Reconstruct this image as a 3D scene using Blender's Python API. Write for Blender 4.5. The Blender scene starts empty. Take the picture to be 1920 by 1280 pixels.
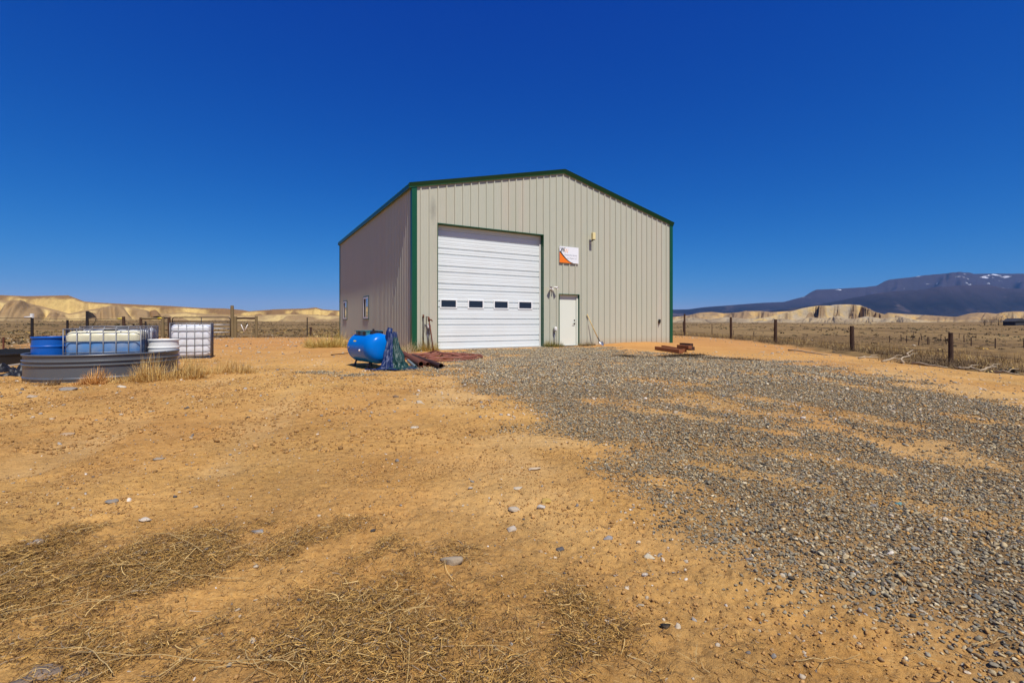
import bpy, math, random
import numpy as np
from mathutils import Vector, Matrix
from math import radians, sin, cos, pi, hypot
random.seed(7); RNG = np.random.default_rng(7)
S = bpy.context.scene
COL = S.collection
# ------------------------------------------------------------------ camera, sky, sun, exposure
CAMH, F, HY = 0.95, 875.0, 604.0            # eye height, focal length and horizon row of the 1920x1280 photo
cam_d = bpy.data.cameras.new('camera'); cam = bpy.data.objects.new('camera', cam_d); COL.objects.link(cam)
cam.location = (0, 0, CAMH); cam.rotation_euler = (radians(90), 0, 0)
cam_d.sensor_width = 36; cam_d.lens = F/1920*36; cam_d.shift_y = (HY-640)/1920
cam_d.clip_start = .05; cam_d.clip_end = 60000
S.camera = cam
SUN_EL, SUN_DIR = radians(58), Vector((0.457, -0.889, 0)).normalized()
w = bpy.data.worlds.new('World'); S.world = w; w.use_nodes = True
nt = w.node_tree; nt.nodes.clear()
sky = nt.nodes.new('ShaderNodeTexSky'); sky.sky_type = 'NISHITA'; sky.sun_disc = False
sky.sun_elevation = SUN_EL; sky.sun_rotation = math.atan2(SUN_DIR.x, SUN_DIR.y)
sky.altitude = 1500; sky.air_density = 1.0; sky.dust_density = 0.3; sky.ozone_density = 4.0
hs = nt.nodes.new('ShaderNodeVectorMath'); hs.operation = 'MULTIPLY_ADD'          # deep polarised blue of the photo
hs.inputs[1].default_value = (.44, .66, .74); hs.inputs[2].default_value = (-.14, -.24, .80)
sp_ = nt.nodes.new('ShaderNodeSeparateXYZ'); cb_ = nt.nodes.new('ShaderNodeCombineXYZ')
def wm(op, a, b):
    m = nt.nodes.new('ShaderNodeMath'); m.operation = op
    for v, k in ((a, 0), (b, 1)):
        if hasattr(v, 'is_linked'): nt.links.new(v, m.inputs[k])
        else: m.inputs[k].default_value = v
    return m.outputs[0]
for k, (g_, m_, lo) in enumerate(((2.4, 7.0*10**(1-2.4), .008), (1.05, .85*10**(1-1.05), .05), (.75, .90*10**(1-.75), .1))):
    c_ = wm('MAXIMUM', sp_.outputs[k], lo); v_ = wm('MULTIPLY', wm('POWER', c_, g_), m_); nt.links.new(wm('MAXIMUM', wm('MINIMUM', v_, c_) if k < 2 else v_, lo), cb_.inputs[k])
bg = nt.nodes.new('ShaderNodeBackground'); bg.inputs['Strength'].default_value = 0.10
wo = nt.nodes.new('ShaderNodeOutputWorld')
nt.links.new(sky.outputs[0], hs.inputs[0]); nt.links.new(hs.outputs[0], sp_.inputs[0]); nt.links.new(cb_.outputs[0], bg.inputs[0]); nt.links.new(bg.outputs[0], wo.inputs[0])
sd = bpy.data.lights.new('sun', 'SUN'); sun = bpy.data.objects.new('sun', sd); COL.objects.link(sun)
sd.energy = 5.0; sd.angle = radians(.53); sd.color = (1, .955, .88)
sun.rotation_euler = Vector((SUN_DIR.x*cos(SUN_EL), SUN_DIR.y*cos(SUN_EL), sin(SUN_EL))).to_track_quat('Z', 'Y').to_euler()
sun.location = (20, -25, 40)
S.view_settings.view_transform = 'Standard'; S.view_settings.look = 'None'
S.view_settings.exposure = 0.0; S.view_settings.gamma = 1; S.view_settings.use_curve_mapping = False
S.cycles.max_bounces = 6; S.cycles.volume_bounces = 0; S.cycles.transparent_max_bounces = 6

# ------------------------------------------------------------------ helpers
def gp(px, py):                              # photo pixel on flat ground -> world x, y
    d = CAMH*F/(py-HY); return ((px-960)/F*d, d)
def at(px, py, d): return Vector(((px-960)/F*d, d, CAMH-(py-HY)/F*d))
def sm(a, b, x): 
    t = np.clip((np.asarray(x, float)-a)/(b-a), 0, 1); return t*t*(3-2*t)
def _h(ix, iy, s):
    v = np.sin(ix*127.1+iy*311.7+s*74.7)*43758.5453
    return v-np.floor(v)
def vn(x, y, s=0):                           # value noise, -1..1
    x = np.asarray(x, float); y = np.asarray(y, float)
    ix, iy = np.floor(x), np.floor(y); fx, fy = x-ix, y-iy
    fx = fx**3*(fx*(fx*6-15)+10); fy = fy**3*(fy*(fy*6-15)+10)
    a, b, c, d = _h(ix, iy, s), _h(ix+1, iy, s), _h(ix, iy+1, s), _h(ix+1, iy+1, s)
    return ((a+(b-a)*fx)*(1-fy)+(c+(d-c)*fx)*fy)*2-1
def fbm(x, y, o=4, s=0, g=.5):
    t, a = 0, 1.0
    for k in range(o):
        t = t+a*vn(x*2**k+k*17.3, y*2**k-k*9.1, s+k); a *= g
    return t
def sdf(px, py, poly):                       # >0 inside
    P = np.asarray(poly, float); px = np.asarray(px, float); py = np.asarray(py, float)
    d2 = np.full(px.shape, 1e18); ins = np.zeros(px.shape, bool)
    for i in range(len(P)):
        ax, ay = P[i]; bx, by = P[(i+1) % len(P)]
        ex, ey = bx-ax, by-ay; t = np.clip(((px-ax)*ex+(py-ay)*ey)/(ex*ex+ey*ey+1e-12), 0, 1)
        d2 = np.minimum(d2, (px-ax-t*ex)**2+(py-ay-t*ey)**2)
        c = ((ay > py) != (by > py)) & (px < (bx-ax)*(py-ay)/((by-ay) if by != ay else 1e-9)+ax)
        ins ^= c
    return np.where(ins, 1, -1)*np.sqrt(d2)
def segd(px, py, a, b):
    ex, ey = b[0]-a[0], b[1]-a[1]; t = np.clip(((px-a[0])*ex+(py-a[1])*ey)/(ex*ex+ey*ey), 0, 1)
    return np.hypot(px-a[0]-t*ex, py-a[1]-t*ey)

class MB:
    def __init__(s): s.v = []; s.f = []; s.m = []
    def add(s, vs, fs, mi=0):
        o = len(s.v); s.v += [tuple(p) for p in vs]; s.f += [tuple(i+o for i in f) for f in fs]; s.m += [mi]*len(fs); return s
    def box(s, a, b, M=None, mi=0, bev=0):
        x0, y0, z0 = a; x1, y1, z1 = b
        vs = [Vector(p) for p in ((x0,y0,z0),(x1,y0,z0),(x1,y1,z0),(x0,y1,z0),(x0,y0,z1),(x1,y0,z1),(x1,y1,z1),(x0,y1,z1))]
        if M: vs = [M @ p for p in vs]
        return s.add(vs, [(3,2,1,0),(4,5,6,7),(0,1,5,4),(1,2,6,5),(2,3,7,6),(3,0,4,7)], mi)
    def tube(s, pts, r, n=8, caps=True, mi=0):
        pts = [Vector(p) for p in pts]; R = r if hasattr(r, '__len__') else [r]*len(pts)
        vs, fs = [], []; prev = None
        for i, p in enumerate(pts):
            t = (pts[min(i+1, len(pts)-1)]-pts[max(i-1, 0)]).normalized()
            a = prev if prev else (Vector((0,0,1)) if abs(t.z) < .9 else Vector((1,0,0)))
            u = (a-t*a.dot(t)).normalized(); prev = u; q = t.cross(u)
            vs += [p+u*cos(2*pi*k/n)*R[i]+q*sin(2*pi*k/n)*R[i] for k in range(n)]
        for i in range(len(pts)-1):
            for k in range(n): fs.append((i*n+k, i*n+(k+1) % n, (i+1)*n+(k+1) % n, (i+1)*n+k))
        if caps: fs += [tuple(range(n))[::-1], tuple((len(pts)-1)*n+k for k in range(n))]
        return s.add(vs, fs, mi)
    def lathe(s, prof, n=32, M=None, mi=0):
        vs, fs = [], []
        for r, z in prof: vs += [Vector((r*cos(2*pi*k/n), r*sin(2*pi*k/n), z)) for k in range(n)]
        if M: vs = [M @ p for p in vs]
        for i in range(len(prof)-1):
            for k in range(n): fs.append((i*n+k, i*n+(k+1) % n, (i+1)*n+(k+1) % n, (i+1)*n+k))
        return s.add(vs, fs, mi)
    def build(s, name, mats, parent=None, smooth=False, bevel=0):
        me = bpy.data.meshes.new(name); me.from_pydata(s.v, [], s.f)
        return fin(me, name, mats, parent, smooth, s.m, bevel)
def fin(me, name, mats, parent=None, smooth=False, mi=None, bevel=0):
    for m in (mats if isinstance(mats, (list, tuple)) else [mats]): me.materials.append(m)
    if mi is not None and any(mi): me.polygons.foreach_set('material_index', mi)
    if smooth: me.polygons.foreach_set('use_smooth', [True]*len(me.polygons))
    me.update(); o = bpy.data.objects.new(name, me); COL.objects.link(o)
    if smooth == 'auto':
        me.polygons.foreach_set('use_smooth', [True]*len(me.polygons)); me.set_sharp_from_angle(angle=radians(35))
    if bevel:
        b = o.modifiers.new('bevel', 'BEVEL'); b.width = bevel; b.segments = 2; b.limit_method = 'ANGLE'
    if parent: o.parent = parent
    return o
def npmesh(name, V, Fq, mat, kind=None, smooth=False, col=None, parent=None):
    V = np.asarray(V, np.float32); Fq = np.asarray(Fq, np.int32); k = Fq.shape[1]
    me = bpy.data.meshes.new(name); me.vertices.add(len(V)); me.vertices.foreach_set('co', V.ravel())
    me.loops.add(Fq.size); me.loops.foreach_set('vertex_index', Fq.ravel())
    me.polygons.add(len(Fq)); me.polygons.foreach_set('loop_start', np.arange(0, Fq.size, k, dtype=np.int32))
    try: me.polygons.foreach_set('loop_total', np.full(len(Fq), k, np.int32))
    except Exception: pass
    if smooth: me.polygons.foreach_set('use_smooth', np.ones(len(Fq), bool))
    me.update(calc_edges=True); me.validate()
    if col is not None:
        a = me.attributes.new('tint', 'FLOAT_COLOR', 'POINT'); c = np.ones((len(V), 4), np.float32); c[:, :col.shape[1]] = col
        a.data.foreach_set('color', c.ravel())
    me.materials.append(mat); o = bpy.data.objects.new(name, me); COL.objects.link(o)
    if kind: o['kind'] = kind
    if parent: o.parent = parent
    return o
def tag(o, label, cat, group=None):
    o['label'] = label; o['category'] = cat
    if group: o['group'] = group
    return o
def thing(name, label, cat, loc=(0,0,0), rz=0, group=None):
    o = bpy.data.objects.new(name, None); COL.objects.link(o); o.location = loc; o.rotation_euler = (0,0,rz); o.empty_display_size = .2
    return tag(o, label, cat, group)

# ------------------------------------------------------------------ materials
class NT:
    def __init__(s, name):
        s.mat = bpy.data.materials.new(name); s.mat.use_nodes = True; s.t = s.mat.node_tree
        s.b = s.t.nodes['Principled BSDF']; s.out = s.t.nodes['Material Output']
    def n(s, typ, **kw):
        x = s.t.nodes.new(typ)
        for k, v in kw.items():
            if k in x.inputs: x.inputs[k].default_value = v
            else: setattr(x, k, v)
        return x
    def l(s, a, b): s.t.links.new(a, b)
    def pos(s): return s.n('ShaderNodeNewGeometry').outputs['Position']
    def obj(s): return s.n('ShaderNodeTexCoord').outputs['Object']
    def noise(s, vec, scale, detail=4, rough=.55, stretch=None):
        if stretch:
            m = s.n('ShaderNodeMapping'); m.inputs['Scale'].default_value = stretch; s.l(vec, m.inputs[0]); vec = m.outputs[0]
        x = s.n('ShaderNodeTexNoise', Scale=scale, Detail=detail, Roughness=rough); s.l(vec, x.inputs['Vector']); return x.outputs['Fac']
    def ramp(s, fac, stops):
        r = s.n('ShaderNodeValToRGB'); e = r.color_ramp.elements
        while len(e) < len(stops): e.new(.5)
        for i, (p, c) in enumerate(stops):
            e[i].position = p; e[i].color = (c, c, c, 1) if not hasattr(c, '__len__') else (*c, 1)
        s.l(fac, r.inputs[0]); return r.outputs[0]
    def mix(s, fac, a, b, mode='MIX'):
        m = s.n('ShaderNodeMix', data_type='RGBA', blend_type=mode)
        for v, i in ((fac, 0), (a, 6), (b, 7)):
            if hasattr(v, 'links') or hasattr(v, 'is_linked'): s.l(v, m.inputs[i])
            elif hasattr(v, '__len__'): m.inputs[i].default_value = (*v, 1)
            else: m.inputs[i].default_value = v
        return m.outputs[2]
    def math(s, op, a, b=0.0):
        m = s.n('ShaderNodeMath', operation=op)
        for v, i in ((a, 0), (b, 1)):
            if hasattr(v, 'is_linked'): s.l(v, m.inputs[i])
            else: m.inputs[i].default_value = v
        return m.outputs[0]
    def bump(s, h, strength, dist):
        x = s.n('ShaderNodeBump', Strength=strength, Distance=dist); s.l(h, x.inputs['Height'])
        s.l(x.outputs[0], s.b.inputs['Normal'])
    def base(s, c): s.l(c, s.b.inputs['Base Color'])
def P(name, col, rough=.6, metal=0.0, var=.12, scale=6, bump=0.0, spec=.5, dirt=None, coat=0.0):
    m = NT(name); m.b.inputs['Roughness'].default_value = rough; m.b.inputs['Metallic'].default_value = metal
    m.b.inputs['Specular IOR Level'].default_value = spec; m.b.inputs['Coat Weight'].default_value = coat
    p = m.obj(); nz = m.noise(p, scale, 5, .6)
    c = m.mix(nz, [x*(1-var) for x in col], [min(1, x*(1+var)) for x in col])
    if dirt:
        c = m.mix(m.ramp(m.noise(p, scale*.5, 6, .7), [(.45, 0), (.75, dirt[1])]), c, dirt[0])
    m.base(c)
    if bump: m.bump(m.noise(p, scale*6, 4, .6), .6, bump)
    return m.mat
DUST = (.42, .27, .13)
M = {}
M['green'] = P('green_trim_paint', (.005, .078, .03), .35, 0, .15, 3, 0, .5)
M['white_metal'] = P('white_painted_steel', (.755, .80, .78), .38, 0, .04, 2, .004, .5, ((.52, .47, .38), .22))
M['white_frame'] = P('white_vinyl', (.82, .82, .80), .4, 0, .03, 8)
M['cream'] = P('cream_door_paint', (.73, .755, .64), .4, 0, .02, 2)
M['glass'] = P('dark_window_glass', (.012, .016, .03), .06, 0, .1, 2, 0, .6)
M['mirror'] = P('reflective_window_glass', (.30, .32, .34), .03, 1.0, .02, 2)
M['screen'] = P('dark_insect_screen', (.012, .012, .012), .9, 0, .1, 30)
M['black'] = P('black_rubber', (.014, .014, .015), .55, 0, .3, 5, .002, .5, (DUST, .25))
M['rubber'] = P('clean_black_rubber', (.010, .010, .011), .5, 0, .3, 5, .002)
M['steel'] = P('bare_steel', (.35, .35, .36), .4, .9, .15, 10)
M['darksteel'] = P('dark_steel', (.03, .028, .026), .5, .4, .3, 12, 0, .5, ((.12, .05, .025), .5))
M['rust'] = P('rusty_steel', (.17, .055, .027), .75, .15, .4, 14, .002, .4, ((.06, .025, .018), .7))
M['rust2'] = P('dark_rusty_steel', (.055, .026, .02), .75, .2, .4, 14, .002, .4, ((.12, .045, .02), .6))
M['post'] = P('weathered_post_wood', (.075, .043, .028), .9, 0, .4, 9, .006, .2)
M['postgreen'] = P('treated_post_wood', (.20, .15, .075), .85, 0, .25, 8, .005, .2)
M['timber'] = P('reddish_timber', (.24, .085, .032), .8, 0, .3, 7, .004, .3)
M['handle'] = P('ash_wood_handle', (.62, .44, .16), .5, 0, .12, 14)
M['lightlens'] = P('yellowed_lens', (.80, .68, .32), .35, 0, .04, 8)
M['plasticwhite'] = P('white_plastic', (.74, .73, .68), .45, 0, .06, 4, 0, .5, (DUST, .25))
M['plasticblue'] = P('blue_plastic', (.006, .10, .42), .33, 0, .1, 4, 0, .5, (DUST, .05))
M['paintblue'] = P('glossy_blue_paint', (.0, .165, .62), .24, 0, .08, 3, 0, .12, ((.015, .07, .14), .35), .0)
M['teal'] = P('teal_painted_steel', (.03, .20, .22), .45, 0, .2, 8, 0, .5, ((.1, .06, .03), .4))
M['galv'] = P('galvanised_steel', (.13, .14, .15), .38, .30, .3, 3, .001, .6, ((.07, .07, .07), .6))
M['cage'] = P('galvanised_cage_tube', (.20, .20, .205), .45, .4, .2, 10)
M['hose'] = P('faded_red_hose', (.26, .088, .052), .65, 0, .4, 3, 0, .4, ((.10, .035, .022), .6))
M['tarpblue'] = P('blue_tarp', (.007, .022, .095), .42, 0, .7, 16, .008, .5)
M['tarpgreen'] = P('dark_green_tarp', (.006, .042, .034), .36, 0, .7, 18, .010, .6)
M['orange'] = P('orange_print', (.90, .20, .008), .45, 0, .02, 4)
M['ink'] = P('black_print', (.008, .013, .012), .5, 0, .05, 4)
M['greyink'] = P('grey_print', (.42, .43, .46), .5, 0, .05, 4)
M['fadedorange'] = P('faded_orange_print', (.85, .50, .28), .5, 0, .05, 4)
M['signwhite'] = P('white_sign_board', (.84, .85, .86), .4, 0, .02, 4)
M['yellow'] = P('yellow_plastic', (.70, .55, .03), .5, 0, .15, 20)
M['paint_white'] = P('white_paint', (.75, .72, .66), .6, 0, .1, 20)
M['concrete'] = P('concrete', (.38, .33, .26), .9, 0, .15, 8, .004)
M['boardgrey'] = P('grey_weathered_board', (.32, .28, .23), .9, 0, .3, 7, .004, .2)
M['palewood'] = P('pale_bleached_wood', (.40, .31, .20), .9, 0, .35, 9, .004, .2)
M['farwall'] = P('dark_shed_wall', (.03, .03, .035), .8, 0, .1, 1)

def wall_mat():
    m = NT('tan_ribbed_steel'); p = m.obj(); sp = m.n('ShaderNodeSeparateXYZ'); m.l(p, sp.inputs[0])
    c = m.mix(m.ramp(m.noise(p, .9, 4, .6, (2.2, 2.2, .25)), [(.35, 0), (.7, 1)]), (.47, .468, .358), (.52, .48, .375))
    pn = m.n('ShaderNodeTexWhiteNoise', noise_dimensions='1D'); m.l(m.math('FLOOR', m.math('DIVIDE', m.math('ADD', sp.outputs[0], m.math('ADD', sp.outputs[1], .36)), .9144)), pn.inputs['W'])
    c = m.mix(m.math('MULTIPLY', pn.outputs['Value'], .8), c, (.475, .485, .378))
    streak = m.ramp(m.noise(p, 6, 5, .65, (6, 6, .35)), [(.5, 0), (.85, .28)])
    c = m.mix(streak, c, (.33, .29, .22))
    vd = m.n('ShaderNodeVectorMath', operation='MULTIPLY'); m.l(p, vd.inputs[0]); vd.inputs[1].default_value = (3.4, 1, .95)
    ds = m.n('ShaderNodeVectorMath', operation='DISTANCE'); m.l(vd.outputs[0], ds.inputs[0]); ds.inputs[1].default_value = (.70*3.4, 0, 4.72*.95)
    c = m.mix(m.ramp(m.math('ADD', ds.outputs['Value'], m.math('MULTIPLY', m.noise(p, 7, 3, .6), .5)), [(.25, .55), (.75, 0)]), c, (.20, .185, .15))
    h = m.math('ADD', sp.outputs[2], m.math('MULTIPLY', m.noise(p, 9, 5, .7), -.35))
    splash = m.ramp(m.math('ADD', h, .2), [(.0, .55), (.35, 0)])
    c = m.mix(splash, c, (.44, .29, .14)); m.base(c)
    m.b.inputs['Roughness'].default_value = .42; m.b.inputs['Specular IOR Level'].default_value = .4
    m.bump(m.noise(p, 2.2, 2, .5), .25, .012); return m.mat
M['wall'] = wall_mat()
def vc_mat(name, rough=.85, spec=.3, var=.25, scale=60, bump=0):
    m = NT(name); a = m.n('ShaderNodeAttribute', attribute_name='tint'); p = m.pos()
    nz = m.ramp(m.noise(p, scale, 4, .6), [(.25, 1-var), (.75, 1+var)])
    m.base(m.mix(1.0, a.outputs['Color'], nz, 'MULTIPLY')); m.b.inputs['Roughness'].default_value = rough
    m.b.inputs['Specular IOR Level'].default_value = spec
    if bump: m.bump(m.noise(p, scale*2, 4, .6), .6, bump)
    return m.mat
M['stone'] = vc_mat('stone_tinted', .85, .3, .3, 110, .002)
M['straw'] = vc_mat('dry_stem_tinted', .75, .3, .15, 40)
M['leafy'] = vc_mat('dry_scrub_tinted', .9, .15, .25, 20)

# ------------------------------------------------------------------ terrain shape and zones
RF = [(10.74,11.4),(11.66,16.0),(12.35,21.9),(13.0,27.7),(12.2,33.5)]      # fence line on the right
YARD = [(9,-30),(9.6,5),(10.3,11.2),(11.3,16),(12.0,22),(12.6,27.7),(11.8,33),(2,36),(-9,31),(-12.5,29.2),(-25,28.9),(-21,20),(-14.5,13.5),(-13,8),(-26,-30)]
GRAVEL = [gp(*p) for p in ((868,664),(900,656),(1000,652),(1120,652),(1150,657),(1230,666),(1330,670),(1460,679),(1560,691),(1700,723),(1920,769),(2300,850),(3300,1060))]+[(5.5,.4),(3.2,.3),(2.0,.9)]+[gp(*p) for p in ((2100,1330),(1920,1262),(1700,1180),(1500,1098),(1390,1030),(1285,945),(1225,890),(1150,842),(1060,800),(990,762),(920,730),(878,704),(860,684))]
BARE = [(gp(1190,711),gp(1330,724),.16),(gp(1400,744),gp(1700,797),.20),(gp(1180,768),gp(1330,786),.12),(gp(1390,802),gp(1470,812),.1),(gp(1500,850),gp(1640,880),.10),(gp(1300,870),gp(1540,915),.11),(gp(1640,935),gp(1900,985),.12),(gp(1230,905),gp(1350,930),.1),(gp(1500,700),gp(1650,735),.14)]
PATCH = [(gp(585,698),.55,.25),(gp(660,703),.5,.22),(gp(735,694),.5,.3),(gp(800,690),.5,.35),(gp(820,700),.5,.25)]
STRAW = [[gp(*p) for p in ((-400,1060),(0,1040),(170,1025),(390,990),(520,985),(600,1010),(500,1050),(330,1120),(250,1150),(270,1200),(130,1290),(-400,1330))],
         [gp(*p) for p in ((560,1110),(700,1065),(900,1075),(1000,1150),(1150,1210),(1210,1290),(300,1290),(420,1210),(520,1180))]]
def yard_mask(x, y): return sm(-.5, .5, sdf(x, y, YARD)+.5*fbm(x*.6, y*.6, 3, 5))
def gravel_mask(x, y):
    d = sdf(x, y, GRAVEL); k = .12+.05*np.clip(y, 0, 14)
    g = sm(-1, 1.1, (d+k*1.1*fbm(x*1.7, y*1.7, 4, 11))/k)
    hole = np.zeros_like(g)
    for a, b, wd in BARE:
        q = segd(x, y, a, b); hole = np.maximum(hole, sm(1.6, .5, (q/wd)+.5*fbm(x*5, y*5, 3, 21)))
    hole = np.maximum(hole, sm(.42, 1.0, fbm(x*1.3, y*.9, 4, 31)))
    g = g*(1-.84*hole*(.55+.45*sm(1.6, 3.5, y)))
    for (cx, cy), rx, ry in PATCH:
        g = np.maximum(g, .85*sm(1.3, .3, np.hypot((x-cx)/rx, (y-cy)/ry)+.35*fbm(x*3, y*3, 3, 41)))
    return g
def straw_mask(x, y):
    s = np.zeros(np.shape(x))
    for q in STRAW: s = np.maximum(s, sm(-.22, .26, sdf(x, y, q)+.20*fbm(x*4, y*4, 4, 51)))
    n = .7*fbm(x*4.5, y*4.5, 4, 61)+.6*fbm(x*1.3+4, y*1.3, 2, 62)
    return s*np.clip(.95+.85*n, .16, 1)
def gz(x, y, fine=True):
    x = np.asarray(x, float); y = np.asarray(y, float); r = np.hypot(x, y)
    z = .012*fbm(x*.7, y*.7, 2, 1)*sm(30, 6, r)
    far = sm(40, 160, r)
    z = z+far*.9*fbm(x*.013, y*.013, 3, 2)
    z = z+.0042*np.clip(r-70, 0, 500)*sm(8, -20, x)
    z = z-.2*sm(8.5, 11.5, x)*sm(25, 11, y)
    z = z-2.5*sm(11.5, 52, x)*sm(4, 34, y)*(1-sm(110, 420, r))
    z = z+.25*sm(.8, 0, np.hypot((x+10.5)/9, (y-34)/3))*0
    return z

RUTS = (((-3.2,3),(-6.9,14)),((-6.9,14),(-9.5,30)),((-1.9,3),(-5.5,14)),((-5.5,14),(-8.2,30)),((.3,2.9),(-1.6,9)),((-1.6,9),(-2.0,13)),((7.6,2),(9.2,30)),((8.9,2),(10.6,30)))
def relief(x, y):                            # small shape of the dirt: lumps, clods, wheel ruts
    r2 = np.hypot(x, y); near = sm(22, 5, r2)
    d = .009*fbm(x*3.2, y*3.2, 4, 71)+.0085*near*(np.abs(fbm(x*11, y*11, 3, 81))-.3)*(.4+.9*sm(-.3, .6, fbm(x*1.3, y*1.3, 2, 88)))+.0038*near*fbm(x*42, y*42, 3, 91)
    rut = np.zeros(np.shape(x)); wob = .10*fbm(x*.9, y*.9, 3, 15); brk = sm(-.55, .35, fbm(x*.8, y*.55, 3, 16))
    for a, b in RUTS: rut = np.maximum(rut, sm(.24, .07, segd(x, y, a, b)+wob)*brk)
    return d*(1-.5*rut)-.026*rut, rut
# ------------------------------------------------------------------ ground sheet
def ground():
    rr = [.35]
    while rr[-1] < 14000:
        r = rr[-1]; rr.append(r*(1+(.0052 if r < 5 else .009 if r < 14 else .018 if r < 60 else .05))+(.002 if r < 1 else 0))
    R = np.array(rr); A = np.concatenate([np.arange(-57, 57, .15), np.arange(57, 303, 3.0)]); A = np.radians(A)
    x = R[:, None]*np.sin(A)[None]; y = R[:, None]*np.cos(A)[None]
    z = gz(x, y)
    nr, na = len(R), len(A); r2 = np.hypot(x, y)
    ym = yard_mask(x, y); gm = np.zeros_like(z); stw = np.zeros_like(z)
    k = R < 20; gm[k] = gravel_mask(x[k], y[k]); kk = R < 5; stw[kk] = straw_mask(x[kk], y[kk])
    d, rut = relief(x, y)
    band = np.zeros_like(z); band[k] = sm(-1.7, -.5, sdf(x[k], y[k], GRAVEL))*(1-gm[k])*sm(-.5, .5, fbm(x[k]*1.1, y[k]*1.1, 3, 37)); band *= sm(1.6, 2.6, y)
    z = z+d*sm(60, 20, r2)
    z += (1-ym)*sm(200, 15, r2)*.05*fbm(x*1.5, y*1.5, 3, 23)
    bx = (x+3.252)*.866+(y-15.3)*.5; by = -(x+3.252)*.5+(y-15.3)*.866       # keep the pad under the building level
    pad = sm(-1.2, -.2, bx)*sm(13.4, 12.4, bx)*sm(-1.2, -.1, by)*sm(14.5, 13.4, by); z = z*(1-pad)
    z += .10*sm(1.6, .2, np.hypot((bx-9.8)/1.8, (by+.25)/.6))               # sand banked at the wall
    V = np.stack([x, y, z], -1).reshape(-1, 3)
    i, j = np.meshgrid(np.arange(nr-1), np.arange(na), indexing='ij'); j2 = (j+1) % na
    Fq = np.stack([i*na+j, (i+1)*na+j, (i+1)*na+j2, i*na+j2], -1).reshape(-1, 4)[:, ::-1]
    V = np.vstack([V, [[0, 0, 0]]])
    c = np.stack([ym, gm, stw, np.maximum(.6*rut, .8*band)], -1).reshape(-1, 4); c = np.vstack([c, [[1, 0, 0, 0]]])
    m = NT('desert_dirt'); a = m.n('ShaderNodeAttribute', attribute_name='tint'); sp = m.n('ShaderNodeSeparateColor'); m.l(a.outputs['Color'], sp.inputs[0])
    p = m.pos()
    big = m.ramp(m.noise(p, .35, 5, .6), [(.38, 0), (.62, 1)]); mid = m.ramp(m.noise(p, 2.6, 6, .65), [(.3, 0), (.72, 1)])
    c1 = m.mix(big, (.485, .236, .058), (.665, .38, .107)); c1 = m.mix(m.math('MULTIPLY', mid, .55), c1, (.62, .37, .13))
    c1 = m.mix(m.ramp(m.noise(p, 22, 6, .75), [(.47, 0), (.75, .75)]), c1, (.25, .115, .032))
    c1 = m.mix(m.ramp(m.noise(p, 75, 4, .7), [(.55, 0), (.72, .7)]), c1, (.66, .45, .19))
    c1 = m.mix(m.ramp(m.noise(p, 140, 3, .7), [(.57, 0), (.71, .8)]), c1, (.13, .056, .017))
    c1 = m.mix(m.math('MULTIPLY', a.outputs['Alpha'], m.ramp(m.noise(p, 1.6, 5, .65), [(.3, .35), (.6, .9)])), c1, (.64, .41, .165))
    redd = m.n('ShaderNodeSeparateXYZ'); m.l(p, redd.inputs[0])
    c1 = m.mix(m.math('MULTIPLY', m.ramp(m.math('DIVIDE', redd.outputs[1], 40), [(.22, 0), (.5, .75)]), 1.0), c1, (.50, .24, .075))
    gc = m.mix(m.ramp(m.noise(p, 60, 4, .7), [(.4, 0), (.6, 1)]), (.11, .085, .055), (.30, .19, .085))
    c1 = m.mix(m.math('MULTIPLY', sp.outputs[1], .75), c1, gc)
    sc = m.mix(m.ramp(m.noise(p, 30, 5, .7), [(.35, 0), (.65, 1)]), (.085, .042, .013), (.33, .175, .05))
    c1 = m.mix(m.math('MULTIPLY', sp.outputs[2], .8), c1, sc)
    f1 = m.ramp(m.noise(p, .11, 6, .7), [(.34, 0), (.66, 1)]); f2 = m.ramp(m.noise(p, 1.3, 6, .75), [(.42, 0), (.62, 1)])
    cf = m.mix(f2, (.09, .055, .022), (.31, .19, .07)); cf = m.mix(m.math('MULTIPLY', f1, .6), cf, (.17, .105, .04))
    f3 = m.ramp(m.noise(p, .018, 5, .65), [(.4, 0), (.62, 1)]); cf = m.mix(m.math('MULTIPLY', f3, .6), cf, (.34, .225, .09))
    m.base(m.mix(sp.outputs[0], cf, c1)); m.b.inputs['Roughness'].default_value = .95; m.b.inputs['Specular IOR Level'].default_value = .15
    h = m.math('ADD', m.noise(p, 34, 7, .75), m.math('MULTIPLY', m.noise(p, 8, 5, .6), 1.6)); h = m.math('MULTIPLY', h, m.ramp(m.noise(p, .9, 4, .6), [(.35, .35), (.65, 1.25)])); m.bump(h, 1.0, .024)
    o = npmesh('ground', V, Fq, m.mat, 'structure', True, c); return o
ground()

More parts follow.
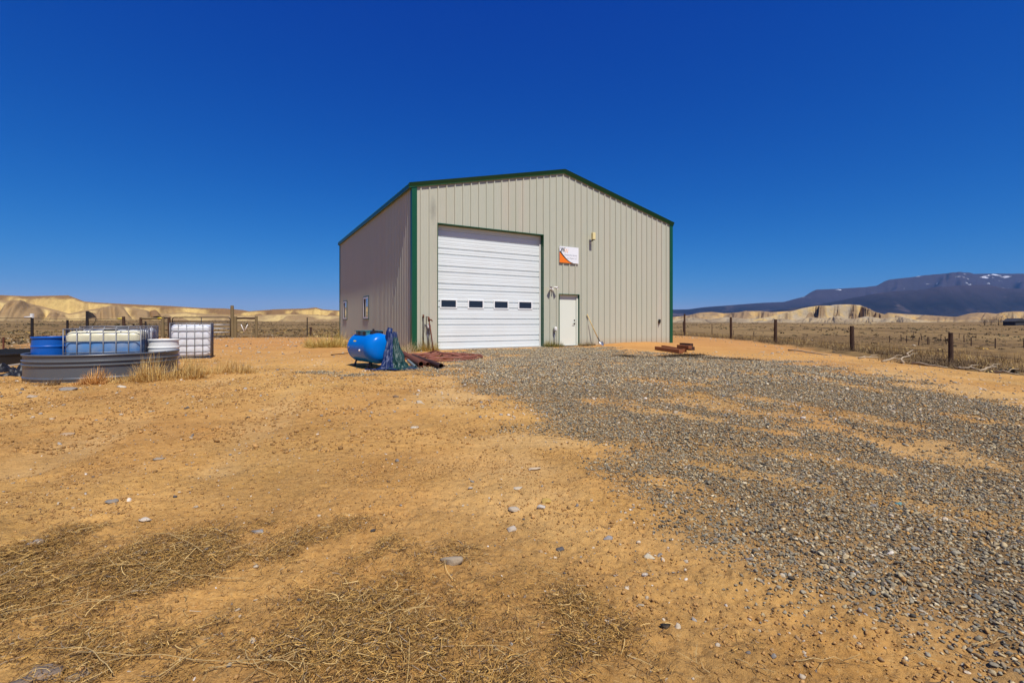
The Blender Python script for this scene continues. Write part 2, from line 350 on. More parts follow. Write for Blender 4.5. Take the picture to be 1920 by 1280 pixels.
# ------------------------------------------------------------------ distant terrain
def prof(pts):
    a = np.array(pts, float); return lambda px: np.interp(px, a[:, 0], a[:, 1])
def hill_mat(name, cap, face, face2, foot, zlo, zhi, sc=1.0, capat=.84):
    m = NT(name); p = m.pos(); sp = m.n('ShaderNodeSeparateXYZ'); m.l(p, sp.inputs[0])
    nz = m.noise(p, .03*sc, 6, .65); wob = m.math('MULTIPLY', m.math('SUBTRACT', nz, .5), 14/sc**.5)
    a = m.n('ShaderNodeAttribute', attribute_name='tint'); sc_ = m.n('ShaderNodeSeparateColor'); m.l(a.outputs['Color'], sc_.inputs[0])
    h = m.math('ADD', sc_.outputs[0], m.math('MULTIPLY', m.math('SUBTRACT', nz, .5), .5))
    f = m.mix(m.ramp(m.noise(p, .05*sc, 5, .6), [(.4, 0), (.6, 1)]), face, face2)
    bare = m.math('ADD', m.math('MULTIPLY', sc_.outputs[2], 1.0), m.math('MULTIPLY', m.math('SUBTRACT', m.noise(p, .03*sc, 5, .65, (1, .6, 1)), .5), 1.1))
    c = m.mix(m.ramp(bare, [(.02, 0), (.42, 1)]), cap, f)
    c = m.mix(m.ramp(h, [(capat, 0), (capat+.1, 1)]), c, cap)
    c = m.mix(m.ramp(h, [(.12, 1), (.30, 0)]), c, m.mix(m.ramp(nz, [(.4, 0), (.6, 1)]), foot, [x*.6 for x in cap]))
    c = m.mix(m.ramp(m.noise(p, .25*sc, 5, .7), [(.45, 0), (.75, .4)]), c, [x*.6 for x in cap])
    m.base(c); m.b.inputs['Roughness'].default_value = .95; m.b.inputs['Specular IOR Level'].default_value = .1
    m.bump(m.noise(p, .12*sc, 6, .7), .7, 2.0/sc); return m.mat
def hills(name, skyline, px0, px1, d0, d1, mat, gully, gamp, seed, npx=420, nd=90, sink=3, steps=(), prof_=None, rough=.02):
    """a real range: rises from d0 to a level crest and rolls back; spurs and gullies shift the slope in and out"""
    px = np.linspace(px0, px1, npx); dd = np.linspace(0, 1.35, nd); Pg, T = np.meshgrid(px, dd)
    D = d0+(d1-d0)*T; X = (Pg-960)/F*D
    want = (HY-skyline(px))/F*d1+CAMH
    u = Pg*gully+seed*3.1; u = u+.45*vn(u*.9, T*1.2+seed, 3)*T+.35*np.sin(u*.8+seed)*T
    g = np.abs(fbm(u, T*.9, 2, seed)); g2 = np.abs(fbm(u*2.9, T*1.5, 2, seed+5)); g3 = np.abs(vn(u*8, T*2, seed+7))
    wgt = sm(1.0, .90, T)
    s = T-(gamp*(.75-g)+gamp*.40*(.6-g2)+gamp*.13*(.5-g3))*wgt
    xs, ys = prof_ or ([0, .12, .35, .65, .88, 1.0, 1.4], [0, .06, .24, .60, .90, 1.0, .93])
    rise = np.interp(s, xs, ys)
    for c, wd, amt in steps: rise = rise-amt*np.sin(np.clip((rise-c)/wd, -1, 1)*pi)
    Z = rise*want[None]+rough*want[None]*fbm(u*7, T*14, 3, seed+9)*sm(.04, .3, rise)*wgt
    Z = Z-.35*want[None]*sm(1.08, 1.35, T)-sink*(1-sm(0, .12, T))
    V = np.stack([X, D, Z], -1).reshape(-1, 3)
    i, j = np.meshgrid(np.arange(nd-1), np.arange(npx-1), indexing='ij')
    Fq = np.stack([i*npx+j, i*npx+j+1, (i+1)*npx+j+1, (i+1)*npx+j], -1).reshape(-1, 4)
    gy, gx = np.gradient(Z); slope = np.abs(gy); slope = slope/np.percentile(slope, 92)
    spur = np.clip(1-g*1.3-.5*g2, 0, 1)
    c = np.stack([np.clip(rise, 0, 1), np.clip(slope, 0, 1), spur], -1).reshape(-1, 3)
    return npmesh(name, V, Fq, mat, 'structure', True, c)
L1 = prof([(-700,545),(-300,549),(0,553),(50,555),(128,553.5),(140,558),(158,565),(182,567),(230,569.5),(262,571),(320,573.5),(372,577),(420,578),(455,581),(470,584),(700,588)])
L2 = prof([(380,590),(420,588),(470,583),(520,579.5),(575,578),(592,576),(606,580),(637,582),(760,583),(900,588)])
R1 = prof([(1050,598),(1200,594),(1262,594),(1290,591),(1312,586),(1335,584.5),(1358,587),(1385,586),(1400,583),(1425,582.5),(1446,585),(1478,583),(1500,580),(1530,581),(1600,583),(1650,589),(1685,591),(1750,593),(1800,594)])
R2 = prof([(1395,603),(1440,594),(1480,585),(1503,578),(1520,575),(1535,573),(1556,573),(1566,571),(1592,570.5),(1613,572),(1626,578),(1642,585),(1658,589),(1690,593),(1720,599),(1760,604)])
R3 = prof([(1640,597),(1665,586),(1690,588),(1740,591),(1795,594),(1818,588),(1832,586),(1850,586),(1868,588),(1882,585),(1900,583.5),(1925,583.5),(2000,586),(2300,584),(2600,590)])
mL = hill_mat('badland_slopes', (.24, .14, .062), (.60, .42, .15), (.52, .35, .13), (.40, .28, .13), 0, 28)
mR = hill_mat('butte_slopes', (.26, .175, .09), (.54, .37, .135), (.40, .325, .22), (.36, .275, .165), 0, 30, 1.0, 1.4)
mO = hill_mat('ochre_slopes', (.28, .185, .095), (.52, .325, .11), (.38, .29, .17), (.37, .275, .15), 0, 20, 1.0, .9)
L0 = prof([(-700,565),(-200,560),(0,562),(40,565),(90,577),(130,588),(170,580),(215,573),(250,576),(300,588),(350,585),(400,590),(460,592),(540,588),(640,592),(800,600)])
hills('hills', L0, -700, 800, 330, 450, hill_mat('foothill_slopes', (.33, .215, .10), (.60, .44, .18), (.52, .37, .16), (.40, .29, .14), 0, 20), .015, .6, 28, 600, 80)
hills('hills', L1, -700, 700, 420, 640, mL, .013, .62, 3, 700, 120)
hills('hills', L2, 380, 900, 480, 620, mL, .017, .60, 8, 400, 100)
hills('hills', R1, 1050, 1800, 900, 1300, mO, .02, .6, 12, 600, 100)
hills('hills', R2, 1395, 1760, 560, 760, mR, .032, .60, 17, 520, 130, steps=((.75, .12, .04),), prof_=([0,.15,.4,.62,.80,.90,.97,1.4],[0,.05,.16,.36,.66,.95,1.0,.97]))
R0 = prof([(1380,604),(1440,601),(1465,597),(1490,601),(1520,594),(1545,598),(1570,592),(1600,598),(1625,592.5),(1655,597),(1690,594),(1720,600),(1760,604)])
R00 = prof([(1100,600),(1262,599),(1300,595),(1330,599),(1362,594),(1400,598),(1440,595),(1480,600),(1560,604)])
mS = hill_mat('sandy_mounds', (.30, .225, .135), (.42, .31, .165), (.36, .29, .19), (.34, .25, .13), 0, 10, 1.0, 1.5)
hills('hills', R0, 1380, 1760, 430, 540, mS, .05, .5, 51, 420, 60)
hills('hills', R00, 1100, 1560, 640, 780, mS, .03, .5, 56, 420, 60)
hills('hills', R3, 1630, 2600, 700, 900, mO, .016, .6, 22, 560, 100)
def mesa():
    m = NT('forested_mesa'); p = m.pos(); sp = m.n('ShaderNodeSeparateXYZ'); m.l(p, sp.inputs[0]); z = sp.outputs[2]
    c = m.mix(m.ramp(m.noise(p, .004, 6, .65), [(.42, 0), (.62, 1)]), (.011, .010, .012), (.024, .019, .021))
    rock = m.ramp(m.math('ADD', m.noise(p, .0022, 5, .6, (1, .4, 2.6)), m.math('MULTIPLY', z, -.00022)), [(.52, 0), (.58, .9)])
    st = m.ramp(m.noise(p, .02, 3, .5, (.05, .05, 1.6)), [(.42, .25), (.6, 1)]); c = m.mix(m.math('MULTIPLY', rock, st), c, (.13, .095, .085))
    hi = m.ramp(m.math('DIVIDE', z, 700), [(.30, 0), (.62, 1)])
    c = m.mix(m.math('MULTIPLY', hi, .8), c, (.058, .044, .056))
    sn = m.math('MULTIPLY', m.ramp(m.noise(p, .006, 5, .6, (.5, .4, 3.0)), [(.61, 0), (.67, .8)]), m.ramp(m.math('DIVIDE', z, 700), [(.56, 0), (.70, 1)]))
    c = m.mix(sn, c, (.78, .80, .84)); m.base(c); m.b.inputs['Roughness'].default_value = .95; m.b.inputs['Specular IOR Level'].default_value = .05
    m.bump(m.noise(p, .01, 6, .7), .8, 25)
    up = prof([(1000,590),(1180,584),(1262,580.5),(1290,580),(1320,576),(1352,573.5),(1400,570),(1432,567.5),(1470,566),(1488,561),(1508,556),(1518,549),(1530,543),(1570,541.5),(1622,538.5),(1644,536),(1658,528),(1668,524.5),(1700,521),(1735,516),(1780,513),(1818,511.5),(1826,514),(1870,513),(1925,513.5),(2100,516),(2500,520),(3000,540)])
    lo = prof([(1000,597),(1300,592),(1420,586),(1480,578),(1540,570),(1600,558),(1660,547),(1720,543),(1790,535),(1850,533),(1890,541),(1960,540),(2200,545),(2600,550),(3000,560)])
    o = hills('mountains', up, 1000, 3000, 5200, 8200, m.mat, .007, .34, 33, 800, 130, 40, steps=((.82, .08, .02), (.5, .1, .02)), prof_=([0,.2,.5,.75,.93,.97,1.4],[0,.08,.34,.68,.93,1.0,.99]), rough=.008)
    o2 = hills('mountains', lo, 1000, 3000, 4300, 5600, m.mat, .004, .30, 44, 700, 100, 40, rough=.012)
mesa()

# ------------------------------------------------------------------ the steel building
TH = radians(30); P0 = Vector((-3.252, 15.3, 0)); W, L = 12.19, 13.1; RIDGE = W/2; SLOPE = 1.42/RIDGE
def bw(s, o, z): return P0+Vector((s*cos(TH)+o*sin(TH), s*sin(TH)-o*cos(TH), z))     # along wall, out of wall, up
def roof_top(x): return 5.5+SLOPE*(x if x < RIDGE else W-x)
bld = thing('metal_building', 'tan ribbed steel workshop with green trim and white roll-up door', 'building', P0, TH)
OD = (.861, 5.123, 4.27); MD = (5.875, 6.845, 2.04)
def ribbed(length, top, holes, first=.27, step=.3048, fine=False):
    """(x, out) profile swept vertically, openings left out"""
    bp = {0.0: 0.0, length: 0.0}
    k = first
    while k < length:
        for dx, o in (((-.034, 0), (-.018, .034), (.018, .034), (.034, 0)) if fine else ((-.031, 0), (-.018, .036), (.018, .036), (.031, 0))):
            if 0 < k+dx < length: bp[round(k+dx, 4)] = o
        for dx in (() if fine else (.10, .2)):
            for e, o in ((-.012, 0), (0, .004), (.012, 0)):
                if 0 < k+dx+e < length: bp[round(k+dx+e, 4)] = o
        k += step
    xs = sorted(bp); os_ = [bp[x] for x in xs]
    for a, b, z0, z1 in holes:
        for e in (a, b): bp[e] = float(np.interp(e, xs, os_))
    if top is not None: bp[RIDGE] = float(np.interp(RIDGE, xs, os_)) if length == W else bp.get(RIDGE, 0)
    return sorted(bp.items())
def wall_mesh(length, topf, holes, place):
    mb = MB(); pr = ribbed(length, topf if length == W else None, holes, *((.27, .3048, False) if length == W else (.06, .2032, True)))
    for (a, oa), (b, ob) in zip(pr[:-1], pr[1:]):
        mid = (a+b)/2; zs = [(.0, None)]
        for h0, h1, z0, z1 in holes:
            if h0 < mid < h1: zs = ([(0, z0)] if z0 > .05 else [])+[(z1, None)]
        for z0, z1 in zs:
            za, zb = (topf(a), topf(b)) if z1 is None else (z1, z1)
            mb.add([place(a, oa, z0), place(b, ob, z0), place(b, ob, zb), place(a, oa, za)], [(0, 1, 2, 3)])
    return mb
WIN = [(6.11, 7.05, 1.12, 2.07), (11.05, 11.98, 1.12, 2.07)]
wall_mesh(W, lambda x: roof_top(x)-.09, [(OD[0], OD[1], 0, OD[2]), (MD[0], MD[1], 0, MD[2])], lambda s, o, z: (s, -o, z)).build('wall', M['wall'], bld)
wall_mesh(L, lambda x: 5.39, WIN, lambda s, o, z: (-o, s, z)).build('wall', M['wall'], bld)
for nm, pl, ln in (('wall', lambda s, o, z: (W+o, s, z), L), ('wall', lambda s, o, z: (s, L+o, z), W)):
    wall_mesh(ln, (lambda x: 5.39) if ln == L else (lambda x: roof_top(x)-.09), [], pl).build(nm, M['wall'], bld)
b = MB()                                                                          # roof sheets with ribs
for sgn in (0, 1):
    k = 0
    x0, x1 = (-.13, RIDGE) if not sgn else (W+.065, RIDGE)
    z0, z1 = roof_top(x0 if not sgn else W-x0), roof_top(RIDGE)
    b.add([(x0,-.07,z0),(x1,-.07,z1),(x1,L+.07,z1),(x0,L+.07,z0),(x0,-.07,z0-.03),(x1,-.07,z1-.03),(x1,L+.07,z1-.03),(x0,L+.07,z0-.03)],
          [(0,1,2,3),(7,6,5,4),(0,4,5,1),(1,5,6,2),(2,6,7,3),(3,7,4,0)])
    y = .1
    while y < L:
        b.add([(x0,y-.03,z0+.001),(x1,y-.03,z1+.001),(x1,y,z1+.035),(x0,y,z0+.035),(x1,y+.03,z1+.001),(x0,y+.03,z0+.001)], [(0,1,2,3),(3,2,4,5),(0,3,5)]); y += .3048
b.build('roof', M['green'], bld)
b = MB()                                                                          # rake trim over the gable
for xa, xb in ((-.15, RIDGE), (W+.07, RIDGE)):
    za, zb = roof_top(min(xa, W-xa) if xa < RIDGE else W-xa), roof_top(RIDGE)
    pts = []
    for y in (-.125, -.071):
        e = 0 if y < -.1 else -.002
        pts += [(xa,y,za+.015),(xb,y,zb+.015),(xb,y+(.078 if y < -.1 else .024),zb-.135),(xa,y+(.078 if y < -.1 else .024),za-.135)]
    b.add(pts, [(0,1,2,3),(7,6,5,4),(0,4,5,1),(2,6,7,3),(0,3,7,4),(1,5,6,2)])
    b.add([(xa,-.125,za+.016),(xb,-.125,zb+.016),(xb,.0,zb+.019),(xa,.0,za+.019)], [(0,1,2,3)])
    b.add([(xa,-.071,za-.13),(xb,-.071,zb-.13),(xb,.0,zb-.05),(xa,.0,za-.05)], [(3,2,1,0)])
b.build('rake_trim', M['green'], bld)
for x, x2 in ((-.125, -.047), (W+.047, W+.062)):
    b = MB(); b.box((x, -.065, 5.33), (x2, L+.065, 5.455)); b.build('eave_trim', M['green'], bld, bevel=.01)
for cx, cy, sx, sy in ((0,0,1,1),(W,0,-1,1),(0,L,1,-1),(W,L,-1,-1)):
    b = MB(); t = .046
    a = sorted((cx-sx*t, cx+sx*.13)), sorted((cy-sy*t, cy-sy*.0375))
    b.box((a[0][0], a[1][0], 0), (a[0][1], a[1][1], 5.40))
    a = sorted((cx-sx*t, cx-sx*.0375)), sorted((cy-sy*.037, cy+sy*.11))
    b.box((a[0][0], a[1][0], 0), (a[0][1], a[1][1], 5.40)); b.build('corner_trim', M['green'], bld)
b = MB(); b.box((.02, .02, -.3), (W-.02, L-.02, .025)); b.build('floor_slab', M['concrete'], bld)
# green reveals
def reveal(o, depth, tw):
    b = MB(); x0, x1, z1 = o
    b.box((x0-tw, -.042, 0), (x0, depth, z1)); b.box((x1, -.042, 0), (x1+tw, depth, z1)); b.box((x0-tw, -.044, z1), (x1+tw, depth, z1+tw+.008))
    return b.build('door_casing', M['green'], bld)
reveal(OD, .23, .014); reveal(MD, .11, .012)
# overhead door: seven ribbed sections
b = MB(); y0 = .19; pz = []
secs = 7; z0 = .03; h = (OD[2]-.0-z0)/secs
for s_ in range(secs):
    zb = z0+s_*h
    for dz, dy in ((0,.007),(.006,.0),(.07,.0),(.078,.004),(.095,.004),(.103,0),(.214,0),(.217,.030),(.240,.030),(.254,0),(.29,0),(.297,.004),(.315,.004),(.322,0),(.372,0),(.379,.004),(.395,.004),(.402,0),
                   (.416,0),(.419,.030),(.442,.030),(.456,0),(.52,0),(.528,.004),(.545,.004),(.553,0),(h-.006,0),(h-.0005,.007)): pz.append((zb+dz, y0+dy))
vs = [(OD[0]+.002, y, z) for z, y in pz]+[(OD[1]-.002, y, z) for z, y in pz]; n = len(pz)
b.add(vs, [(i, i+n, i+n+1, i+1) for i in range(n-1)])
door = b.build('overhead_door', M['white_metal'], bld)
b = MB(); b.box((OD[0]+.002, y0+.0005, .0), (OD[1]-.002, y0+.03, .0295)); b.build('bottom_seal', M['black'], door)
for x0, x1 in ((OD[0]+.001, OD[0]+.03), (OD[1]-.055, OD[1]-.001)):
    b = MB(); b.box((x0, y0-.03, .0), (x1, y0-.003, OD[2]-.001)); b.build('side_seal', M['plasticwhite'], door)
for c in (1.33, 2.37, 3.40, 4.44):
    fx0, fx1, fz0, fz1 = c-.315, c+.315, 1.43, 1.75
    b = MB()
    for q in (((fx0,fz0),(fx1,fz0+.042)),((fx0,fz1-.042),(fx1,fz1)),((fx0,fz0+.042),(fx0+.045,fz1-.042)),((fx1-.045,fz0+.042),(fx1,fz1-.042))):
        b.box((q[0][0], y0-.018, q[0][1]), (q[1][0], y0+.01, q[1][1]))
    wf = b.build('window', M['white_frame'], door)
    b = MB(); b.box((fx0+.045, y0-.006, fz0+.042), (fx1-.045, y0+.004, fz1-.042)); b.build('pane', M['glass'], door)
# walk-in door
b = MB(); b.box((MD[0]+.035, .082, .03), (MD[1]-.085, .125, MD[2]-.03)); md = b.build('door', M['cream'], bld, bevel=.004)
b = MB(); b.box((MD[0]+.001, .05, 0), (MD[0]+.032, .12, MD[2]-.001)); b.box((MD[1]-.08, .045, 0), (MD[1]-.001, .12, MD[2]-.001)); b.box((MD[0]+.032, .05, MD[2]-.028), (MD[1]-.08, .12, MD[2]-.001))
b.build('door_frame', M['cream'], bld)
hx = MD[1]-.155
b = MB(); b.lathe([(0,-.0),(.033,0),(.033,.012),(.012,.014),(.012,.05),(0,.05)], 20, Matrix.Translation((hx,.082,.90)) @ Matrix.Rotation(pi/2, 4, 'X'))
b.tube([(hx,.035,.90),(hx-.035,.03,.90),(hx-.115,.035,.893)], [.013,.011,.009], 10)
b.build('handle', M['darksteel'], md, True)
b = MB(); b.lathe([(0,0),(.028,0),(.026,.02),(0,.022)], 20, Matrix.Translation((hx,.082,1.03)) @ Matrix.Rotation(pi/2, 4, 'X')); b.build('deadbolt', M['darksteel'], md, True)
b = MB(); b.box((MD[0]+.02, .02, 0), (MD[1]-.02, .078, .026)); b.build('threshold', M['steel'], bld)
for a0, a1, z0, z1 in WIN:                                                        # sliding windows on the shaded side
    b = MB(); f = .06
    for q in ((a0,z0,a1,z0+f),(a0,z1-f,a1,z1),(a0,z0+f,a0+f,z1-f),(a1-f,z0+f,a1,z1-f)): b.box((-.042, q[0], q[1]), (.05, q[2], q[3]))
    mid = (a0+a1)/2; b.box((-.039, mid-.02, z0+f), (.05, mid+.02, z1-f)); wf = b.build('window', M['white_frame'], bld)
    b = MB(); b.box((-.034, a0+f, z0+f), (-.02, mid-.02, z1-f)); b.build('pane', M['mirror'], wf)
    b = MB(); b.box((-.030, mid+.02, z0+f), (-.022, a1-f, z1-f)); b.build('insect_screen', M['screen'], wf)
    b = MB()
    for q in ((a0-.05,z0-.05,a1+.05,z0),(a0-.05,z1,a1+.05,z1+.05),(a0-.05,z0,a0,z1),(a1,z0,a1+.05,z1)): b.box((-.040, q[0], q[1]), (.02, q[2], q[3]))
    b.build('window_trim', M['green'], wf)

# ------------------------------------------------------------------ things fixed to the front wall
def text_part(name, body, size, mat, parent, loc, sx=1.0, ext=.0015, shear=0, bold=0):
    cu = bpy.data.curves.new(name, 'FONT'); cu.body = body; cu.size = size; cu.extrude = ext; cu.shear = shear; cu.offset = bold
    tmp = bpy.data.objects.new(name, cu); COL.objects.link(tmp); dg = bpy.context.evaluated_depsgraph_get()
    me = bpy.data.meshes.new_from_object(tmp.evaluated_get(dg)); bpy.data.objects.remove(tmp); bpy.data.curves.remove(cu)
    me.materials.clear(); me.materials.append(mat); o = bpy.data.objects.new(name, me); COL.objects.link(o); o.parent = parent
    o.location = loc; o.rotation_euler = (pi/2, 0, 0); o.scale = (sx, 1, 1); return o
sg = thing('business_sign', 'white rectangular sign with orange corner curve mounted above the walk-in door', 'sign', bw(5.86, .04, 3.28), TH)
SW, SH = .93, .635
b = MB(); b.box((0, -.022, 0), (SW, 0, SH)); b.build('board', M['signwhite'], sg)
def curve(k): return [(.0+ .70*SW*t, (.66*SH)*(1-t)**1.75) for t in np.linspace(0, 1, k)]
def poly_plate(name, pts, y0, y1, mat, par):
    b = MB(); n = len(pts); b.add([(x, y0, z) for x, z in pts]+[(x, y1, z) for x, z in pts], [tuple(range(n)), tuple(range(n, 2*n))[::-1]]+[(i, i+n, (i+1) % n+n, (i+1) % n) for i in range(n)])
    return b.build(name, mat, par)
cv = curve(14)
poly_plate('orange_corner', [(0.0, .0)]+[(x, z) for x, z in cv[::-1]], -.0245, -.0222, M['orange'], sg)
band = [(x, z) for x, z in cv]; wdt = [.034*SW*(1-.8*t)+.004 for t in np.linspace(0, 1, 14)]
poly_plate('black_stripe', band+[(min(SW, x+d_), z+d_*1.3) for (x, z), d_ in list(zip(cv, wdt))[::-1]], -.0265, -.0223, M['ink'], sg)
text_part('logo_letter', 'W', .26, M['ink'], sg, (.05, -.0235, .415), .80, bold=.006)
text_part('logo_letter', 'W', .26, M['fadedorange'], sg, (.215, -.0238, .375), .78)
text_part('lettering', 'Wastewater Service', .098, M['greyink'], sg, (.215, -.0235, .285), .80)
text_part('lettering', 'and Repair LLC', .098, M['greyink'], sg, (.36, -.0235, .165), .80)
ld = thing('wall_light', 'yellowed rectangular outdoor light on a short arm high on the front wall', 'light', bw(7.42, .0, 4.22), TH)
b = MB(); b.box((-.045, -.05, -.06), (.045, -.036, .06)); b.build('mounting_plate', M['plasticwhite'], ld, bevel=.004)
b = MB(); b.tube([(0,-.05,0),(0,-.12,.015),(0.02,-.19,.06)], .02, 10); b.build('arm', M['darksteel'], ld, True)
b = MB(); b.box((-.06, -.27, .06), (.075, -.15, .34)); b.build('lamp_housing', M['lightlens'], ld, bevel=.012)
b = MB(); b.box((-.045, -.255, .045), (.06, -.165, .06)); b.build('lamp_base', M['darksteel'], ld)
fl = thing('floodlight', 'white twin-head security floodlight with sensor left of the walk-in door', 'floodlight', bw(5.50, .0, 2.24), TH)
b = MB(); b.lathe([(0,0),(.055,0),(.055,.02),(.03,.05),(0,.05)], 20, Matrix.Translation((0,-.036,0)) @ Matrix.Rotation(pi/2, 4, 'X')); b.build('base', M['plasticwhite'], fl, 'auto')
for sx in (-1, 1):
    b = MB(); b.tube([(sx*.02,-.07,.02),(sx*.075,-.11,.05)], .016, 8)
    D = Vector((sx*.55, -.8, -.25)).normalized(); R = D.to_track_quat('Z', 'Y').to_matrix().to_4x4()
    b.lathe([(0,-.03),(.03,-.03),(.04,.02),(.055,.09),(.06,.13),(.055,.13),(.045,.11),(0,.105)], 20, Matrix.Translation((sx*.09,-.12,.055)) @ R); b.build('lamp_head', M['plasticwhite'], fl, 'auto')
b = MB(); b.box((-.03,-.15,-.07), (.03,-.08,-.01)); b.build('sensor', M['plasticwhite'], fl, bevel=.01)
def outlet(label, s, z, tilt=0):
    o = thing('outlet_box', label, 'outlet', bw(s, .0, z), TH, None)
    b = MB(); b.box((-.045,-.085,-.09), (.045,-.036,.05)); b.build('box', M['steel'], o, bevel=.005)
    b = MB(); b.lathe([(.062,-.055),(.064,.0),(.058,.045),(.036,.07),(0,.078)], 20, Matrix.Translation((0.01,-.125,.02))); b.build('cover', M['plasticwhite'], o, True)
    b = MB(); b.tube([(0,-.055,-.09),(0,-.055,-z+.02)], .012, 8); b.build('conduit', M['steel'], o, True); return o
outlet('outdoor outlet with white bubble cover between the pipe hydrant and the roll-up door', .50, .80)
outlet('outdoor outlet with white bubble cover between the roll-up door and the walk-in door', 5.62, .68)
o = thing('switch_box', 'small dark electrical box near the right end of the front wall', 'electrical box', bw(11.37, 0, .93), TH)
b = MB(); b.box((-.055,-.075,.0), (.055,-.036,.15)); b.build('box', M['darksteel'], o, bevel=.005)
b = MB(); b.box((-.05,-.10,-.05), (-.0,-.045,-.001)); b.build('conduit_fitting', M['darksteel'], o, bevel=.005)

# ------------------------------------------------------------------ hydrant, shovel and bar at the wall
hy = thing('yard_hydrant', 'rusty frost-free yard hydrant leaning by the green corner of the building', 'hydrant', bw(.56, .30, 0), TH)
b = MB(); b.tube([(0.05,0,-.1),(-.02,.05,.55),(-.075,.10,1.0)], .022, 10); b.build('pipe', M['rust'], hy, True)
b = MB(); b.tube([(-.075,.10,.98),(-.08,.105,1.06),(-.10,.10,1.13)], [.035,.04,.028], 10); b.tube([(-.078,.10,1.03),(-.02,.02,1.03),(.0,.0,.97)], [.024,.022,.018], 8); b.build('spout_head', M['rust'], hy, True)
b = MB(); b.tube([(-.10,.10,1.12),(-.16,.13,1.14),(-.155,.14,.98),(-.15,.15,.86)], [.014,.016,.014,.011], 8); b.build('lever', M['rust2'], hy, True)
b = MB(); b.tube([(-.15,.15,.86),(-.06,.12,.6),(.02,.08,.05)], .006, 6); b.build('rod', M['rust2'], hy, True)
o = thing('steel_bar', 'dark steel bar standing upright against the wall next to the hydrant', 'bar', bw(.33, .10, 0), TH)
b = MB(); b.tube([(0,0,-.02),(0.01,.04,1.12)], .017, 8); b.build('shaft', M['darksteel'], o, True)
b = MB(); b.tube([(0.01,.041,1.1),(0.01,.045,1.2)], [.028,.03], 8); b.build('head', M['rust'], o, True)
sh = thing('shovel', 'long wooden handled shovel leaning on the wall right of the walk-in door', 'shovel', bw(7.62, .42, 0), TH)
b = MB(); b.tube([(-.06,.06,.27),(-.24,.26,.85),(-.385,.37,1.27)], [.021,.019,.017], 10); b.build('handle', M['handle'], sh, True)
b = MB(); b.tube([(0,0,.08),(-.02,.02,.16),(-.075,.075,.33)], [.012,.024,.024], 10); b.build('socket', M['darksteel'], sh, True)
b = MB(); vs = []; fs = []; nu, nv = 7, 8
for i in range(nv):
    v = i/(nv-1); hw = .105*(1-max(0, v-.45)**1.8*2.6) if v > .45 else .105
    for j in range(nu):
        u = j/(nu-1)*2-1; vs.append((u*max(hw, .004)+.02*v, -.03-.11*v+.05*u*u*(1-v*.6), .17-.185*v+.03*u*u))
for i in range(nv-1):
    for j in range(nu-1): fs.append((i*nu+j, i*nu+j+1, (i+1)*nu+j+1, (i+1)*nu+j))
b.add(vs, fs); bl = b.build('blade', M['steel'], sh, True); so = bl.modifiers.new('solid', 'SOLIDIFY'); so.thickness = .004

# ------------------------------------------------------------------ stock tank, totes and barrels on the left
def az(px): return math.atan((px-960)/F)
def ray(a_px, r): a = az(a_px); return r*sin(a), r*cos(a)
TC = ray(200, 11.12); TR = 1.05
tk = thing('stock_tank', 'large round galvanised stock tank filled with barrels and a cage tank', 'stock tank', (TC[0], TC[1], 0))
b = MB(); pr = [(TR-.02, .03), (TR-.01, -.05), (TR, -.05), (TR, .02), (TR+.012, .035), (TR+.012, .055), (TR, .07), (TR, .235), (TR+.021, .25), (TR+.021, .262), (TR, .277), (TR, .30), (TR+.021, .315), (TR+.021, .327), (TR, .342), (TR, .405), (TR-.012, .41), (TR-.012, .03), (0, .03)]
b.lathe(pr, 96); b.build('body', M['galv'], tk, 'auto')
b = MB(); b.tube([(TR*cos(2*pi*k/72)*1.002, TR*sin(2*pi*k/72)*1.002, .415) for k in range(73)], .02, 8); b.build('rim', M['galv'], tk, True)
def barrel(label, x, y, z, R, H, mat, lid=None):
    o = thing('barrel', label, 'barrel', (x, y, z), .4)
    b = MB(); b.lathe([(0,0),(R*.93,0),(R*.965,.02),(R*.97,.2*H),(R,.22*H),(R,.25*H),(R*.965,.27*H),(R*.985,.5*H),(R*.965,.70*H),(R*.965,.71*H),(R,.73*H),(R,.76*H),(R*.955,.78*H),(R*.93,.955*H),(R*1.0,.965*H),(R*1.0,.995*H),(R*.97,H),(R*.95,.985*H),(R*.94,.965*H),(0,.965*H)], 40)
    b.build('drum_body', mat, o, 'auto')
    for q in (.55, -.55):
        b = MB(); b.lathe([(0,.965*H),(.035,.965*H),(.035,.985*H),(.026,.99*H),(0,.99*H)], 16, Matrix.Translation((q*R,.1*R,0))); b.build('bung', lid or mat, o, 'auto')
    return o
bx, by = ray(93, 11.48); barrel('blue plastic barrel inside the round tank at its left side', bx, by, .03, .24, .67, M['plasticblue'], M['plasticwhite'])
bx, by = ray(307.5, 11.05); barrel('white plastic barrel inside the round tank at its right side', bx, by, .03, .245, .60, M['plasticwhite'])
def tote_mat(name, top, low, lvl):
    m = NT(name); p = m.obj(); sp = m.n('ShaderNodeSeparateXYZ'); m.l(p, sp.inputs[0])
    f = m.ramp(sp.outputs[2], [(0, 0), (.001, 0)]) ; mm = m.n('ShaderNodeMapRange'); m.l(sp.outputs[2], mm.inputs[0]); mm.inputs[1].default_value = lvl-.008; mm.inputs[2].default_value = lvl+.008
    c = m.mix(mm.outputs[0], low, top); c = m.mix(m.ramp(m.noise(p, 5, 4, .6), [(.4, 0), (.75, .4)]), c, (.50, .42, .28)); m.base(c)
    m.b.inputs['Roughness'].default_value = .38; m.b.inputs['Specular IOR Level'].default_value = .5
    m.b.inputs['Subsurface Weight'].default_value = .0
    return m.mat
M['tote_split'] = tote_mat('tote_plastic_blue_lower', (.72, .68, .47), (.10, .25, .50), .59)  # bottle colour switches from blue to cream at a set height
M['tote_white'] = tote_mat('tote_plastic_white', (.74, .77, .80), (.74, .77, .80), .1)
